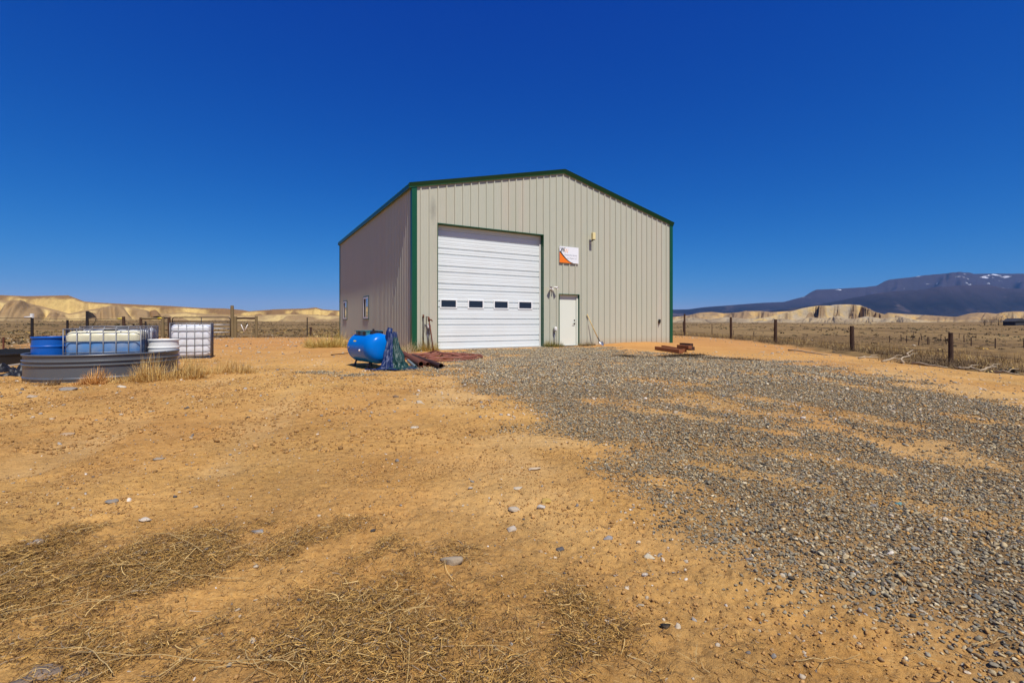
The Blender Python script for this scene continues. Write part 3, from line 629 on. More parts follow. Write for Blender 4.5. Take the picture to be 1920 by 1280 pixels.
def tote(label, x, y, z, rz, w, d, h, mat, nx, ny, rows, zb=.06, lid=True, tilt=0):
    o = thing('caged_tote', label, 'liquid tote', (x, y, z), rz, None)
    if tilt: o.rotation_euler = (tilt, 0, rz)
    cols_x = [(-w/2)+w*k/nx for k in range(nx+1)]; cols_y = [d*k/ny for k in range(ny+1)]
    def bulge(u, n): return abs(sin(pi*u*n))**.5
    b = MB(); NX, NY, NZ = nx*7, ny*7, 44; rc = .07
    ring = []
    ins = .022
    for k in range(NX): ring.append((-w/2+ins+(w-2*ins)*k/NX, ins, 'f', k/NX))
    for k in range(NY): ring.append((w/2-ins, ins+(d-2*ins)*k/NY, 'r', k/NY))
    for k in range(NX): ring.append((w/2-ins-(w-2*ins)*k/NX, d-ins, 'b', 1-k/NX))
    for k in range(NY): ring.append((-w/2+ins, d-ins-(d-2*ins)*k/NY, 'l', 1-k/NY))
    vs = []; zt = h-.035; n = len(ring)
    for q in range(NZ+1):
        v = q/NZ; zz = zb+(zt-zb)*v; e = min(v, 1-v)*(zt-zb); inset = .06*(1-min(1, e/.08))**2
        rowb = abs(sin(pi*np.interp(zz, rows, range(len(rows)))))**.6
        for X, Y, side, u in ring:
            bl = .011*rowb*bulge(u, nx if side in 'fb' else ny)
            cx, cy = X, Y-d/2; nxn = {'f': (0,-1), 'r': (1,0), 'b': (0,1), 'l': (-1,0)}[side]
            # rounded vertical corners
            ax, ay = w/2-ins-rc, d/2-ins-rc
            if abs(cx) > ax and abs(cy) > ay:
                dx, dy = abs(cx)-ax, abs(cy)-ay; L_ = hypot(dx, dy) or 1; m_ = max(dx, dy); cx = math.copysign(ax+dx/L_*m_, cx); cy = math.copysign(ay+dy/L_*m_, cy)
            cx += nxn[0]*bl; cy += nxn[1]*bl; cx *= 1-inset/(w/2); cy *= 1-inset/(d/2)
            vs.append((cx, cy+d/2, zz))
    fs = [(q*n+k, q*n+(k+1) % n, (q+1)*n+(k+1) % n, (q+1)*n+k) for q in range(NZ) for k in range(n)]
    fs += [tuple(range(n))[::-1], tuple(NZ*n+k for k in range(n))]
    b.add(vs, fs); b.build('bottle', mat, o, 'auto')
    b = MB(); r = .0085
    for zz in rows:
        rr = r*1.35 if zz == rows[-1] else r; b.tube([(-w/2,0,zz),(w/2,0,zz),(w/2,d,zz),(-w/2,d,zz),(-w/2,0,zz)], rr, 8)
    for X in cols_x: b.tube([(X,-.004,0),(X,-.004,h)], r, 8); b.tube([(X,d+.004,0),(X,d+.004,h)], r, 8)
    for Y in cols_y[1:-1]: b.tube([(-w/2-.004,Y,0),(-w/2-.004,Y,h)], r, 8); b.tube([(w/2+.004,Y,0),(w/2+.004,Y,h)], r, 8)
    b.build('cage', M['cage'], o, True)
    b = MB(); b.box((-w/2,0,-.02), (w/2,d,.03)); b.build('base_plate', M['cage'], o)
    if lid:
        b = MB(); b.lathe([(0,h-.036),(.10,h-.036),(.10,h+.0),(.085,h+.008),(0,h+.008)], 28, Matrix.Translation((.02,d*.45,0))); b.build('lid', lid, o, 'auto')
    for X in (-w*.22, w*.22):
        b = MB(); b.tube([(X,0,h),(X,d,h)], .008, 6); b.build('top_bar', M['cage'], o, True)
    return o
ta = az(192.5)
x, y = ray(193.5, 10.72)
tote('caged cream plastic tote with a blue lower half inside the round tank', x, y, .03, -ta-radians(12), 1.03, .80, .80, M['tote_split'], 6, 5, [.02,.20,.40,.59,.80], lid=M['black'], tilt=0)
x, y = ray(219, 12.35)
tote('white caged tote mostly hidden behind the cream and blue one', x, y, .0, -az(219)-radians(10), 1.12, .9, .86, M['tote_white'], 6, 5, [.02,.22,.42,.62,.86], lid=M['black'])
x, y = ray(357.5, 14.62)
tote('white caged tote standing alone on the dirt in front of the pipe gate', x, y, .0, -az(357.5)-radians(6), .872, .80, .925, M['tote_white'], 5, 4, [.02,.19,.36,.545,.73,.925], lid=False)
# black rubber tank at the frame edge
bt = thing('rubber_tank', 'low black rubber tank behind the left edge of the galvanised tank', 'stock tank', (-11.75, 10.75, 0))
b = MB(); R = 1.25; b.lathe([(R-.10,.02),(R-.04,0),(R-.02,.12),(R,.24),(R+.02,.25),(R+.02,.285),(R-.05,.285),(R-.06,.03),(0,.03)], 72); b.build('body', M['rubber'], bt, 'auto')
def crumple(name, label, cat, px, py, sx, sy, hz, mat, seed, n=22, rz=0):
    x, y = gp(px, py); b = MB(); vs = []
    for i in range(n):
        for j in range(n):
            u, v = i/(n-1)*2-1, j/(n-1)*2-1; e = max(0, 1-max(abs(u), abs(v))**3)
            vs.append((u*sx*(1+.25*float(vn(v*3, seed))), v*sy*(1+.25*float(vn(u*3, seed+9))), .004+hz*e*abs(float(fbm(u*1.7+seed, v*1.7, 3, seed)))+hz*.35*e))
    b.add(vs, [(i*n+j, (i+1)*n+j, (i+1)*n+j+1, i*n+j+1) for i in range(n-1) for j in range(n-1)])
    o = b.build(name, mat, None, True); o.location = (x, y, float(gz(x, y))); o.rotation_euler = (0, 0, rz); return tag(o, label, cat)
crumple('plastic_sheet', 'crumpled black plastic sheet on the ground left of the galvanised tank', 'plastic sheet', 42, 703, .17, .22, .16, M['rubber'], 3)
crumple('plastic_sheet', 'flat torn black plastic scrap at the left edge below the rubber tank', 'plastic sheet', 4, 696, .16, .2, .1, M['rubber'], 8)
def stick(name, label, cat, p, q, r, mat, bend=.0, group=None, n=6):
    p, q = Vector(p), Vector(q); pts = []
    for k in range(n):
        t = k/(n-1); v = p.lerp(q, t); v.x += bend*sin(t*pi*1.3)*.5; v.z += bend*.25*sin(t*pi); pts.append(v-p)
    b = MB(); b.tube(pts, [r*(1-.35*k/(n-1)) for k in range(n)], 7); o = b.build(name, mat, None, True); o.location = p; return tag(o, label, cat, group)
x, y = gp(70, 716); stick('white_stake', 'short white stake leaning against the galvanised tank at its left end', 'stake', (x,y,-.02), (x+.02,y+.12,.16), .012, M['paint_white'])
x, y = gp(12, 690); b = MB()
b.box((-.32,-.06,0), (.32,.06,.03), Matrix.Rotation(.5, 4, 'Z')); o = b.build('board', M['boardgrey'], bevel=.004); o.location = (x, y, .03); o.rotation_euler = (.1,-.12,0); tag(o, 'grey weathered board lying beside the black plastic at the left edge', 'board')

# ------------------------------------------------------------------ blue pressure tank, tarp, pipes, hose, timbers
TX, TY = -3.06, 10.05; YAW = radians(-50)
pt = thing('pressure_tank', 'glossy blue horizontal pressure tank with teal bracket on the dirt left of the building', 'tank', (TX, TY, 0), YAW)
R, HL, ZC = .315, .44, .405
b = MB(); dome = [(R*cos(a)**.55 if a < pi/2-.001 else 0, HL+.19*sin(a)) for a in np.linspace(0, pi/2, 12)]
pr = [(r_, -z_) for r_, z_ in dome[::-1]]+[(R+.004,-HL+.01),(R+.004,-HL+.03),(R,-HL+.035),(R, HL-.035),(R+.004,HL-.03),(R+.004,HL-.01)]+dome
b.lathe(pr, 56, Matrix.Translation((0,0,ZC)) @ Matrix.Rotation(pi/2, 4, 'Y')); b.build('shell', M['paintblue'], pt, 'auto')
for sx in (-.36, .36):
    for sy in (-1, 1):
        b = MB(); b.box((-.02,-.012,0), (.02,.012,.16), Matrix.Translation((sx, sy*.2, 0)) @ Matrix.Rotation(sy*.35, 4, 'X')); b.box((-.035,-.035,0), (.035,.035,.008), Matrix.Translation((sx, sy*.2, 0)))
        b.build('leg', M['darksteel'], pt)
b = MB(); z0 = ZC+R-.05; x0, x1, yh = -.34, .22, .17
b.box((x0,-yh,z0), (x1,-yh+.02,z0+.09)); b.box((x0,yh-.02,z0), (x1,yh,z0+.09)); b.box((x0,-yh+.02,z0), (x0+.02,yh-.02,z0+.089)); b.box((x1-.02,-yh+.02,z0), (x1,yh-.02,z0+.089))
b.box((x0-.03,-yh-.03,z0+.0895), (x1+.01,-yh+.06,z0+.10)); b.box((x0-.03,yh-.06,z0+.0895), (x1+.01,yh+.03,z0+.10)); b.box((x0-.03,-yh+.06,z0+.0895), (x0+.14,yh-.06,z0+.0998))
br = b.build('bracket', M['teal'], pt)
for hx in (-.17, .10):
    b = MB(); b.lathe([(0,0),(.042,0),(.042,.003),(0,.003)], 20, Matrix.Translation((hx,-yh-.0005,z0+.048)) @ Matrix.Rotation(pi/2, 4, 'X') @ Matrix.Scale(1.6, 4, (1,0,0))); b.build('slot', M['black'], br)
b = MB(); b.tube([(.25,-.06,z0+.05),(.42,-.06,z0+.055)], .05, 14); b.tube([(.33,-.06,z0+.05),(.33,-.06,z0+.14)], .022, 10); b.box((.24,.0,z0), (.40,.12,z0+.09)); b.build('valve_assembly', M['darksteel'], pt, 'auto')
def on_shell(name, s, phi, mat, r0, h):
    b = MB(); D = Vector((0, -cos(phi), sin(phi))); b.lathe([(0,0),(r0,0),(r0,h*.6),(r0*.6,h),(0,h)], 14, Matrix.Translation(Vector((s,0,ZC))+D*(R-.004)) @ D.to_track_quat('Z','Y').to_matrix().to_4x4()); return b.build(name, mat, pt, 'auto')
on_shell('fitting', -.37, .02, M['steel'], .022, .03); on_shell('fitting', .22, -.12, M['paint_white'], .022, .03)
b = MB(); vs = []
for i in range(7):
    for j in range(4):
        ph = .43+.10*j/3-.02*abs(i-3)/3*(1 if j > 1.5 else -1); vs.append((-.20+.15*i/6, -cos(ph)*(R+.003), ZC+sin(ph)*(R+.003)))
b.add(vs, [(i*4+j, (i+1)*4+j, (i+1)*4+j+1, i*4+j+1) for i in range(6) for j in range(3)]); b.build('sticker', M['yellow'], pt, True)
# tarp hanging over the near end of the tank
def tarp():
    o = thing('tarp', 'crumpled blue and dark green tarp draped over the right end of the blue tank', 'tarp', (-2.50, 9.72, 0), -.35)
    NA, NV = 90, 40; vs = []; col = []
    for q in range(NV):
        v = q/(NV-1)
        for k in range(NA):
            a = k/(NA-1); ph = radians(-118+255*a)                                # wraps the end from the front side round to the back
            rad = .085+.10*v+.13*v**1.7*(1.0+.35*sin(1.2*ph-.3)); pl_ = sin(ph*7+.9*sin(v*3)+1.2*float(vn(a*5, v*2, 4))); fold = (.010+.060*v**.9)*(1.6*(1-abs(pl_))**1.4-.5+.35*sin(ph*21+v*6)+.75*float(fbm(a*16+v*2, v*7, 4, 7)))
            rr = max(.03, rad+.5*fold)
            z = .745*(1-v)**1.05-.01; z += .03*float(vn(a*14, v*5, 3))*(1-v)
            cx, cy = .04+.05*v, -.05-.10*v
            if v > .93: z = .012+.02*abs(float(vn(a*20, v*9, 5))); rr += (v-.93)*2.6*(1+.7*float(vn(a*7, 1, 9)))
            vs.append((cx+rr*cos(ph)*1.0, cy+rr*sin(ph)*.95, max(z, .006)))
    b = MB(); nblue = int(NA*.34)
    for mi, k0, k1 in ((0, 0, nblue), (1, nblue, NA-1)):
        pass
    fs = []; mi = []
    for q in range(NV-1):
        for k in range(NA-1):
            fs.append((q*NA+k, q*NA+k+1, (q+1)*NA+k+1, (q+1)*NA+k)); a = k/(NA-1)+.012*sin(q*.9)
            mi.append(0 if (a < .26 or q < 5 or a > .93 or q > NV-4 and (k//7) % 3 != 1) else 1)
    b.v = vs; b.f = fs; b.m = mi; t = b.build('cloth', [M['tarpblue'], M['tarpgreen']], o, True)
    sd_ = t.modifiers.new('solid', 'SOLIDIFY'); sd_.thickness = .004
    # rolled blue end standing up at the top
    b = MB(); pts = []; 
    b.tube([(-.05,-.03,.50),(-.05,-.05,.62),(-.03,-.05,.74),(-.02,-.03,.83)], [.06,.075,.065,.05], 14); r_ = b.build('rolled_edge', M['tarpblue'], o, True)
    b = MB(); n = 26; vs = []
    for i in range(n):
        for j in range(9):
            u = i/(n-1); w_ = j/8-.5; vs.append((-.02+.42*u+.06*sin(u*9), -.30+w_*.16*(1+.5*sin(u*5))-.12*u+.03*sin(u*13), .012+.035*abs(sin(u*8+w_*5))*(1-abs(w_)*1.2)))
    b.add(vs, [(i*9+j, (i+1)*9+j, (i+1)*9+j+1, i*9+j+1) for i in range(n-1) for j in range(8)], 0)
    b.m = [0 if (k // 8) % 9 < 3 or k % 8 < 2 else 1 for k in range(len(b.f))]
    f_ = b.build('spread_edge', [M['tarpblue'], M['tarpgreen']], o, True); s_ = f_.modifiers.new('solid', 'SOLIDIFY'); s_.thickness = .004
tarp()
def pipe(label, p, q, r, mat, wall=.75, name='pipe', cat='pipe', z=None):
    (x0, y0), (x1, y1) = gp(*p), gp(*q); v = Vector((x1-x0, y1-y0, 0)); Ln = v.length; z = r if z is None else z
    Mx = Matrix.Translation((0,0,0)) @ v.to_track_quat('Z', 'Y').to_matrix().to_4x4()
    b = MB(); b.lathe([(r*wall,0),(r,0),(r,Ln),(r*wall,Ln),(r*wall,0)], 22, Mx); o = b.build(name, mat, None, 'auto'); o.location = (x0, y0, z+float(gz(x0, y0))); return tag(o, label, cat)
pipe('thick rusty steel pipe with open end lying nearest the tarp', (757.5, 668), (789.5, 689.5), .062, M['rust'], .82, z=.075)
pipe('pale grey-blue pipe lying between the tarp and the thick rusty pipe', (765, 677), (779, 690), .03, P('pale_pipe', (.16, .22, .24), .5, 0, .2, 10, 0, .5, (DUST, .5)), .8)
pipe('second rusty pipe lying close behind the thick one', (766, 669), (802, 687), .045, M['rust'], .85)
pipe('dark rusty pipe lying right of the two red-brown pipes', (774, 671), (827, 691.5), .055, M['rust2'], .85)
pipe('thin dark rod lying beside the dark rusty pipe toward the gravel', (790, 672), (834, 688), .02, M['rust2'], .5, 'rod', 'rod')
pipe('thin rusty rod lying on the dirt left of the blue tank', (621, 666), (652, 663), .014, M['rust2'], .5, 'rod', 'rod')
def hose():
    cx, cy = gp(828, 670.5); pts = []; b = MB(); rg = random.Random(4)
    tot = 7*60
    for k in range(tot):
        t = k/60*2*pi; lp = k/60
        a = .66+.28*sin(lp*2.3)+.14*float(vn(lp*1.7, 2, 4)); c = 1.0+.34*sin(lp*1.7+1)+.20*float(vn(lp*1.3, 7, 4))
        x = cx+a*cos(t)+.30*sin(lp*1.1)+.04*sin(3*t+lp); y = cy+c*sin(t)*.95+.12*cos(lp*1.9)+.05*sin(2*t+lp)
        pts.append((x, y, +.022+.0045*lp+.012*abs(sin(5*t+lp*3))))
    x, y = gp(878, 672.5); pts += [(x-.25, y+.1, .03), (x, y, .02), (x+.25, y-.25, .02)]
    b.tube(pts, .021, 7); o = b.build('hose', M['hose'], None, True); tag(o, 'long faded red hose coiled in loops on the gravel before the roll-up door', 'hose')
    b = MB(); x, y = gp(830, 667)
    b.tube([(x-.55,y+.5,.05),(x-.2,y+.1,.13),(x+.05,y-.35,.10),(x+.35,y-.9,.11),(x+.7,y-1.0,.06)], .021, 7); o2 = b.build('hose_end', M['hose'], o, True)
hose()
def timber(label, p, q, wd, ht, z=0.0, roll=0, mat='timber'):
    (x0, y0), (x1, y1) = gp(*p), gp(*q); a = math.atan2(y1-y0, x1-x0); Ln = hypot(x1-x0, y1-y0)
    b = MB(); b.box((0,-wd/2,0), (Ln,wd/2,ht)); o = b.build('timber', M[mat], None, False, .006); o.location = (x0, y0, z+.005); o.rotation_euler = (roll, 0, a)
    return tag(o, label, 'timber', 'reddish timbers by the building corner')
timber('longest reddish timber lying nearest the camera at the right building corner', (1231, 655.5), (1277, 662.5), .13, .11)
timber('reddish timber lying close behind the longest one', (1243, 652.5), (1284, 660.0), .12, .10)
timber('short reddish timber laid across the right end of the pile', (1272, 658.0), (1294, 660.5), .12, .10, .105)
timber('dark timber at the far right end of the timber pile', (1279, 654.5), (1299, 657.0), .14, .12, .0, 0, 'rust2')
timber('dark timber resting on top at the rear of the timber pile', (1277, 655.0), (1297, 656.5), .14, .10, .125, 0, 'rust2')

# ------------------------------------------------------------------ fences
def fpost(par, x, y, h, r, mat, lean=0, z=None, name='post', square=False):
    z = float(gz(x, y)) if z is None else z; b = MB()
    if square: b.box((-r,-r*.5,-.3), (r,r*.5,h)); b.box((-r*.25,-r*1.3,-.3), (r*.25,r*.5,h-.001))
    else: b.tube([(0,0,-.3),(lean*.3,0,h*.35),(lean*.8,lean*.2,h*.8),(lean,lean*.3,h)], [r,r*1.02,r*.96,r*.92], 10)
    o = b.build(name, mat, par, 'auto'); o.location = Vector((x, y, z))-par.location; return o
def wires(par, pts, hs, r=.0045, sag=.02):
    for h in hs:
        b = MB(); line = []
        for (x0, y0, z0), (x1, y1, z1) in zip(pts[:-1], pts[1:]):
            for t in (0, .25, .5, .75): line.append((x0+(x1-x0)*t-par.location.x, y0+(y1-y0)*t-par.location.y, z0+(z1-z0)*t+h-sag*4*t*(1-t)-par.location.z))
        x, y, z = pts[-1]; line.append((x-par.location.x, y-par.location.y, z+h-par.location.z)); b.tube(line, r, 5, False); b.build('wire', M['darksteel'], par, True)
def fence(label, posts, hs, mat=None, r=.06, square=False, extra0=None, extra1=None):
    x0, y0 = posts[0][:2]; f = thing('wire_fence', label, 'fence', (x0, y0, float(gz(x0, y0))))
    for p in posts: fpost(f, p[0], p[1], p[2], p[3] if len(p) > 3 else r, mat or M['post'], p[4] if len(p) > 4 else 0, None, 'post', square)
    pts = [(p[0], p[1], float(gz(p[0], p[1]))) for p in posts]
    if extra0: pts = [(*extra0, float(gz(*extra0)))]+pts
    if extra1: pts = pts+[(*extra1, float(gz(*extra1)))]
    wires(f, pts, hs); return f
RP = []
for px, yt, yb, d in ((1783,622,677,13.4),(1598,608.5,656,17.2),(1454,597.5,642,21.9),(1371,594.5,634.5,27.4),(1283.5,589,630,32.5)):
    RP.append(((px-960)/F*d, d, (yb-yt)/F*d, .058 if px > 1700 else .07, random.uniform(-.03, .03)))
fence('long wire fence of five dark wooden posts along the right side of the yard', RP, (.28, .55, .82), extra0=(8.6, 4.5), extra1=(11.2, 40))
def far_fence(label, lst, hs=(.5,), r=.05):
    ps = []
    for px, yb, hpx, H, ln in lst:
        d = H*F/hpx; ps.append(((px-960)/F*d, d, H, r*H, ln))
    return fence(label, ps, hs)
far_fence('second fence of dark posts crossing the field beyond the right yard fence', [(1920,653,19,1.3,0),(1866,651,19,1.3,.02),(1821,649,17,1.25,0),(1786,650,20,1.3,0),(1742,646,14,1.1,-.05),(1722,644,16,1.2,.2),(1700,645,13,1.1,0),(1690,641,13,1.15,-.1),(1668,640,13,1.1,.05)][::1], (.5, .95))
far_fence('broken row of leaning posts in the field in line with the nearest yard fence post', [(1830,649,10,1.0,.02),(1808,647.5,13,1.1,-.1),(1798,647,10,1.0,.12),(1775,646,14,1.1,-.35),(1764,645,11,1.0,.05),(1739,645.5,14,1.1,.0),(1729,645,12,1.1,-.3),(1712,643,10,1.0,.1)], (.5,), .05)
far_fence('distant line of short posts climbing the slope behind the yard fence', [(1591,629,6,.9,0),(1567,626,5.5,.9,0),(1540,623.5,6,.9,0),(1509,620.5,5,.9,0),(1483,617.5,5,.9,0),(1451,613,6,1.0,0),(1413.5,611.5,9,1.1,0)], (.5,), .07)
far_fence('two tall thin posts standing behind the yard fence near the building', [(1375.5,608,14,1.4,0),(1335,608.5,21,1.6,0),(1281,607,21,1.6,0)], (.6, 1.1), .03)
# left: gate and brace posts
GD = 28.6
def gx(px, d=GD): return (px-960)/F*d
gate = thing('pipe_gate', 'dark pipe ranch gate behind the white caged tote', 'gate', (gx(323), GD, 0))
gw = gx(432)-gx(323); b = MB(); r = .028
b.tube([(0,0,.06),(0,0,1.10),(.05,0,1.21),(.12,0,1.25),(gw-.12,0,1.25),(gw-.05,0,1.21),(gw,0,1.10),(gw,0,.06)], r, 8); b.tube([(0,0,.10),(gw,0,.10)], r, 8); b.build('frame', M['darksteel'], gate, True)
for z in (.33, .56, .80, 1.0):
    b = MB(); b.tube([(0,0,z),(gw,0,z)], .02 if z < .9 else .026, 8); b.build('rail', M['darksteel'] if z > .9 else M['steel'], gate, True)
b = MB(); b.tube([(gw*.5,0,.1),(gw*.5,0,1.25)], .022, 8); b.build('upright', M['darksteel'], gate, True)
def corral(label, posts, rails, wirespec=None, loc=None):
    f = thing('rail_fence', label, 'fence', (gx(posts[0][0]), GD, 0))
    for px, h, r, mt in posts: fpost(f, gx(px), GD+random.uniform(-.05, .05), h, r, M[mt], random.uniform(-.03, .03), 0)
    for p0, p1, z, r, mt in rails:
        b = MB(); b.tube([(gx(p0)-f.location.x,0,z),((gx(p0)+gx(p1))/2-f.location.x,.02,z+.01),(gx(p1)-f.location.x,0,z)], r, 8); b.build('rail', M[mt], f, True)
    if wirespec:
        for h in wirespec[1]:
            b = MB(); b.tube([(gx(px)-f.location.x, 0, h+random.uniform(-.02,.02)) for px in wirespec[0]], .006, 5); b.build('wire', M['darksteel'], f, True)
    return f
lf = corral('wooden rail fence with yellow insulators left of the pipe gate', [(233,1.30,.085,'post'),(265,1.24,.075,'post'),(274,1.0,.05,'darksteel'),(306,1.30,.095,'postgreen'),(317,1.26,.085,'post')], [(265,306,1.17,.055,'postgreen'),(306,317,1.2,.04,'darksteel')], ([60,120,180,233,265,306], (.55,.85,1.12)))
for px, z in ((228, 1.17), (303, 1.20)):
    b = MB(); b.tube([(gx(px)-lf.location.x-.16,-.1,z),(gx(px)-lf.location.x+.10,-.1,z)], .04, 8); b.build('insulator', M['yellow'], lf, True)
rf = corral('wooden rail fence with a tall gate post right of the pipe gate', [(437,1.97,.10,'postgreen'),(441.5,1.30,.10,'postgreen'),(481,1.33,.085,'postgreen')], [(441,481,1.19,.06,'post')], ([481,530,576,640,700], (.12,.48,.8)))
fpost(rf, gx(576, 32), 32, 1.28, .035, M['darksteel'], 0, 0)
fpost(rf, gx(582, 31), 31, .62, .07, M['rust2'], .03, 0, 'hydrant_post')
vs_ = thing('wire_stays', 'pair of white wooden stays forming a V on the fence wires right of the gate', 'fence stay', (gx(459), GD-.06, 0))
for px in (453, 465.5):
    b = MB(); b.tube([(0,0,.36),(gx(px)-gx(459),0,.82)], .025, 6); b.build('stay', M['paint_white'], vs_, True)
# steel posts near the tanks
def tpost(label, px, ytop, ybase, d, r=.03, mat='darksteel'):
    x = (px-960)/F*d; o = thing('fence_post', label, 'post', (x, d, float(gz(x, d)))); h = CAMH-(ytop-HY)/F*d-o.location.z
    b = MB(); b.box((-r,-.004,-.3), (r,.004,h)); b.box((-.005,.004,-.3), (.005,r*1.6,h-.001)); b.build('shaft', M[mat], o); return o, h
t1, h1 = tpost('dark steel post with a white crosspiece insulator behind the black rubber tank', 59.5, 588, 664, 12.2)
b = MB(); b.tube([(-.17,-.02,h1-.09),(.02,-.02,h1-.085)], .016, 8); b.build('insulator', M['paint_white'], t1, True)
b = MB(); b.box((-.034,-.012,h1-.11), (.034,.03,h1+.004)); b.build('cap', M['plasticwhite'], t1)
t2, h2 = tpost('short dark steel post behind the blue barrel', 126, 600, 640, 17, .035)
t3, h3 = tpost('rusty thin post at the far left edge of the yard', 6, 632, 668, 12.6, .018, 'rust')
t4, h4 = tpost('dark post with a black triangular flag behind the caged totes', 163, 583, 640, 15.5, .04)
fl_ = MB(); fl_.add([(.03,0,h4),(.03,0,h4-.25),(.30,.02,h4-.22),(.16,.01,h4-.06)], [(0,1,2,3)]); f4 = fl_.build('flag', M['black'], t4); sdm = f4.modifiers.new('solid', 'SOLIDIFY'); sdm.thickness = .012
b = MB(); b.tube([(.29,.02,h4-.21),(.25,.02,h4-.35),(.17,.02,h4-.5)], .008, 6); b.build('cord', M['darksteel'], t4, True)
cw = thing('fence_wire', 'thin wires strung between the steel posts left of the totes', 'wire', (t1.location.x, t1.location.y, 0))
for h in (.62, 1.06):
    b = MB(); b.tube([(-4,-3.5,h),(0,0,h),(t2.location.x-t1.location.x,4.8,h),(t4.location.x-t1.location.x,t4.location.y-t1.location.y,h-.0),(gx(233)-t1.location.x,GD-t1.location.y,h+.1)], .005, 5); b.build('strand', M['darksteel'], cw, True)
# shed far off on the right
sx_, sy_ = (1902-960)/F*230, 230.0; sz = float(gz(sx_, sy_))
sh_ = thing('shed', 'small dark gabled shed far off at the right edge of the plain', 'shed', (sx_, sy_, sz), .2)
b = MB(); b.box((-3.4,-2.5,-.5), (3.4,2.5,2.0)); b.build('wall', M['farwall'], sh_)
b = MB(); b.add([(-4,-2.9,1.9),(4,-2.9,1.9),(4,2.9,1.9),(-4,2.9,1.9),(0,-2.9,3.5),(0,2.9,3.5)], [(0,1,4),(1,2,5,4),(2,3,5),(3,0,4,5),(3,2,1,0)]); b.build('roof', M['farwall'], sh_)

# ------------------------------------------------------------------ stones, straw, scrub
def ico(sub):
    import bmesh
    bm = bmesh.new(); bmesh.ops.create_icosphere(bm, subdivisions=sub, radius=1); V = np.array([v.co[:] for v in bm.verts]); Fc = np.array([[v.index for v in f.verts] for f in bm.faces]); bm.free(); return V, Fc
ICO1, ICO2, ICO3 = ico(1), ico(2), ico(3)
def detail_z(x, y):
    x = np.asarray(x, float); y = np.asarray(y, float); return gz(x, y)+relief(x, y)[0]*sm(60, 20, np.hypot(x, y))+.001
def stones(name, x, y, size, cols, base, label_kind='stuff', flat=(.38, .75), sink=.25, rough=.28, zz=None):
    n = len(x); V0, F0 = base; k = len(V0); nv = 14
    shapes = []
    for q in range(nv):
        d = V0*(1+rough*np.stack([vn(V0[:,0]*1.6+q*7, V0[:,1]*1.6+V0[:,2]*1.3, q)]*3, -1))
        for _ in range(7):
            nn = RNG.normal(0, 1, 3); nn /= np.linalg.norm(nn); d = d-np.maximum(0, d@nn-RNG.uniform(.45, .85))[:, None]*nn
        shapes.append(d)
    shapes = np.array(shapes)[RNG.integers(0, nv, n)]                   # n,k,3
    sc = np.stack([size*RNG.uniform(.8, 1.35, n), size*RNG.uniform(.6, 1.0, n), size*RNG.uniform(*flat, n)], -1)
    P_ = shapes*sc[:, None, :]
    tx, ty, a = RNG.normal(0, .35, n), RNG.normal(0, .35, n), RNG.uniform(0, 2*pi, n)
    X, Y, Z = P_[..., 0], P_[..., 1], P_[..., 2]
    c, s = np.cos(tx)[:, None], np.sin(tx)[:, None]; Y, Z = Y*c-Z*s, Y*s+Z*c
    c, s = np.cos(ty)[:, None], np.sin(ty)[:, None]; X, Z = X*c+Z*s, -X*s+Z*c
    c, s = np.cos(a)[:, None], np.sin(a)[:, None]; X, Y = X*c-Y*s, X*s+Y*c
    z0 = (detail_z(x, y) if zz is None else zz)+sc[:, 2]*(1-2*sink)
    V = np.stack([X+x[:, None], Y+y[:, None], Z+z0[:, None]], -1).reshape(-1, 3)
    Fq = (F0[None]+(np.arange(n)*k)[:, None, None]).reshape(-1, 3)
    C = np.repeat(cols, k, axis=0)
    return npmesh(name, V, Fq, M['stone'], label_kind, base is ICO2, C)
PAL = np.array([(.245,.215,.175),(.185,.16,.135),(.32,.285,.235),(.42,.34,.23),(.08,.072,.066),(.50,.40,.27),(.34,.215,.10),(.46,.26,.09),(.25,.195,.14),(.60,.52,.41),(.16,.17,.18)])
PW = np.array([.19,.14,.15,.11,.10,.07,.06,.05,.08,.03,.02]); PW /= PW.sum()
def pick(n, w=PW): return PAL[RNG.choice(len(PAL), n, p=w)]*RNG.uniform(.8, 1.2, (n, 1))
def scatter(n, y0, y1, dens, pw=1.0):
    """random ground points in view depth y0..y1, kept where dens(x, y) says so"""
    y = y0+(y1-y0)*RNG.random(n)**pw; x = RNG.uniform(-1.15, 1.15, n)*y; k = RNG.random(n) < dens(x, y); return x[k], y[k]
def area_scatter(per_m2, x0, x1, y0, y1, dens):
    n = int(per_m2*(x1-x0)*(y1-y0)); x = RNG.uniform(x0, x1, n); y = RNG.uniform(y0, y1, n)
    k = np.abs(x) < 1.18*y+2.2; x, y = x[k], y[k]; k = RNG.random(len(x)) < dens(x, y); return x[k], y[k]
def gsize(n, lo, mu, hi): return np.clip(RNG.lognormal(math.log(mu), .38, n), lo, hi)
x, y = area_scatter(9500, .3, 5.4, 1.05, 3.4, gravel_mask); stones('gravel', x, y, gsize(len(x), .0026, .0052, .0145), pick(len(x))*np.array([.97,.93,.74]), ICO2, sink=.2, rough=.42, flat=(.28, .7))
x, y = area_scatter(4200, -.5, 8, 3.4, 7.0, gravel_mask); stones('gravel', x, y, gsize(len(x), .004, .0078, .017), pick(len(x))*np.array([.97,.93,.74]), ICO1, sink=.18, rough=.45, flat=(.3, .75))
x, y = area_scatter(1500, -4.2, 8.5, 7.0, 18.5, lambda x, y: gravel_mask(x, y)*(((x+3.252)*-.5+(y-15.3)*.866) < -.12)); stones('gravel', x, y, gsize(len(x), .006, .0122, .026), pick(len(x))*np.array([1.08,1.05,.86]), ICO1, sink=.15, rough=.45, flat=(.35, .8))
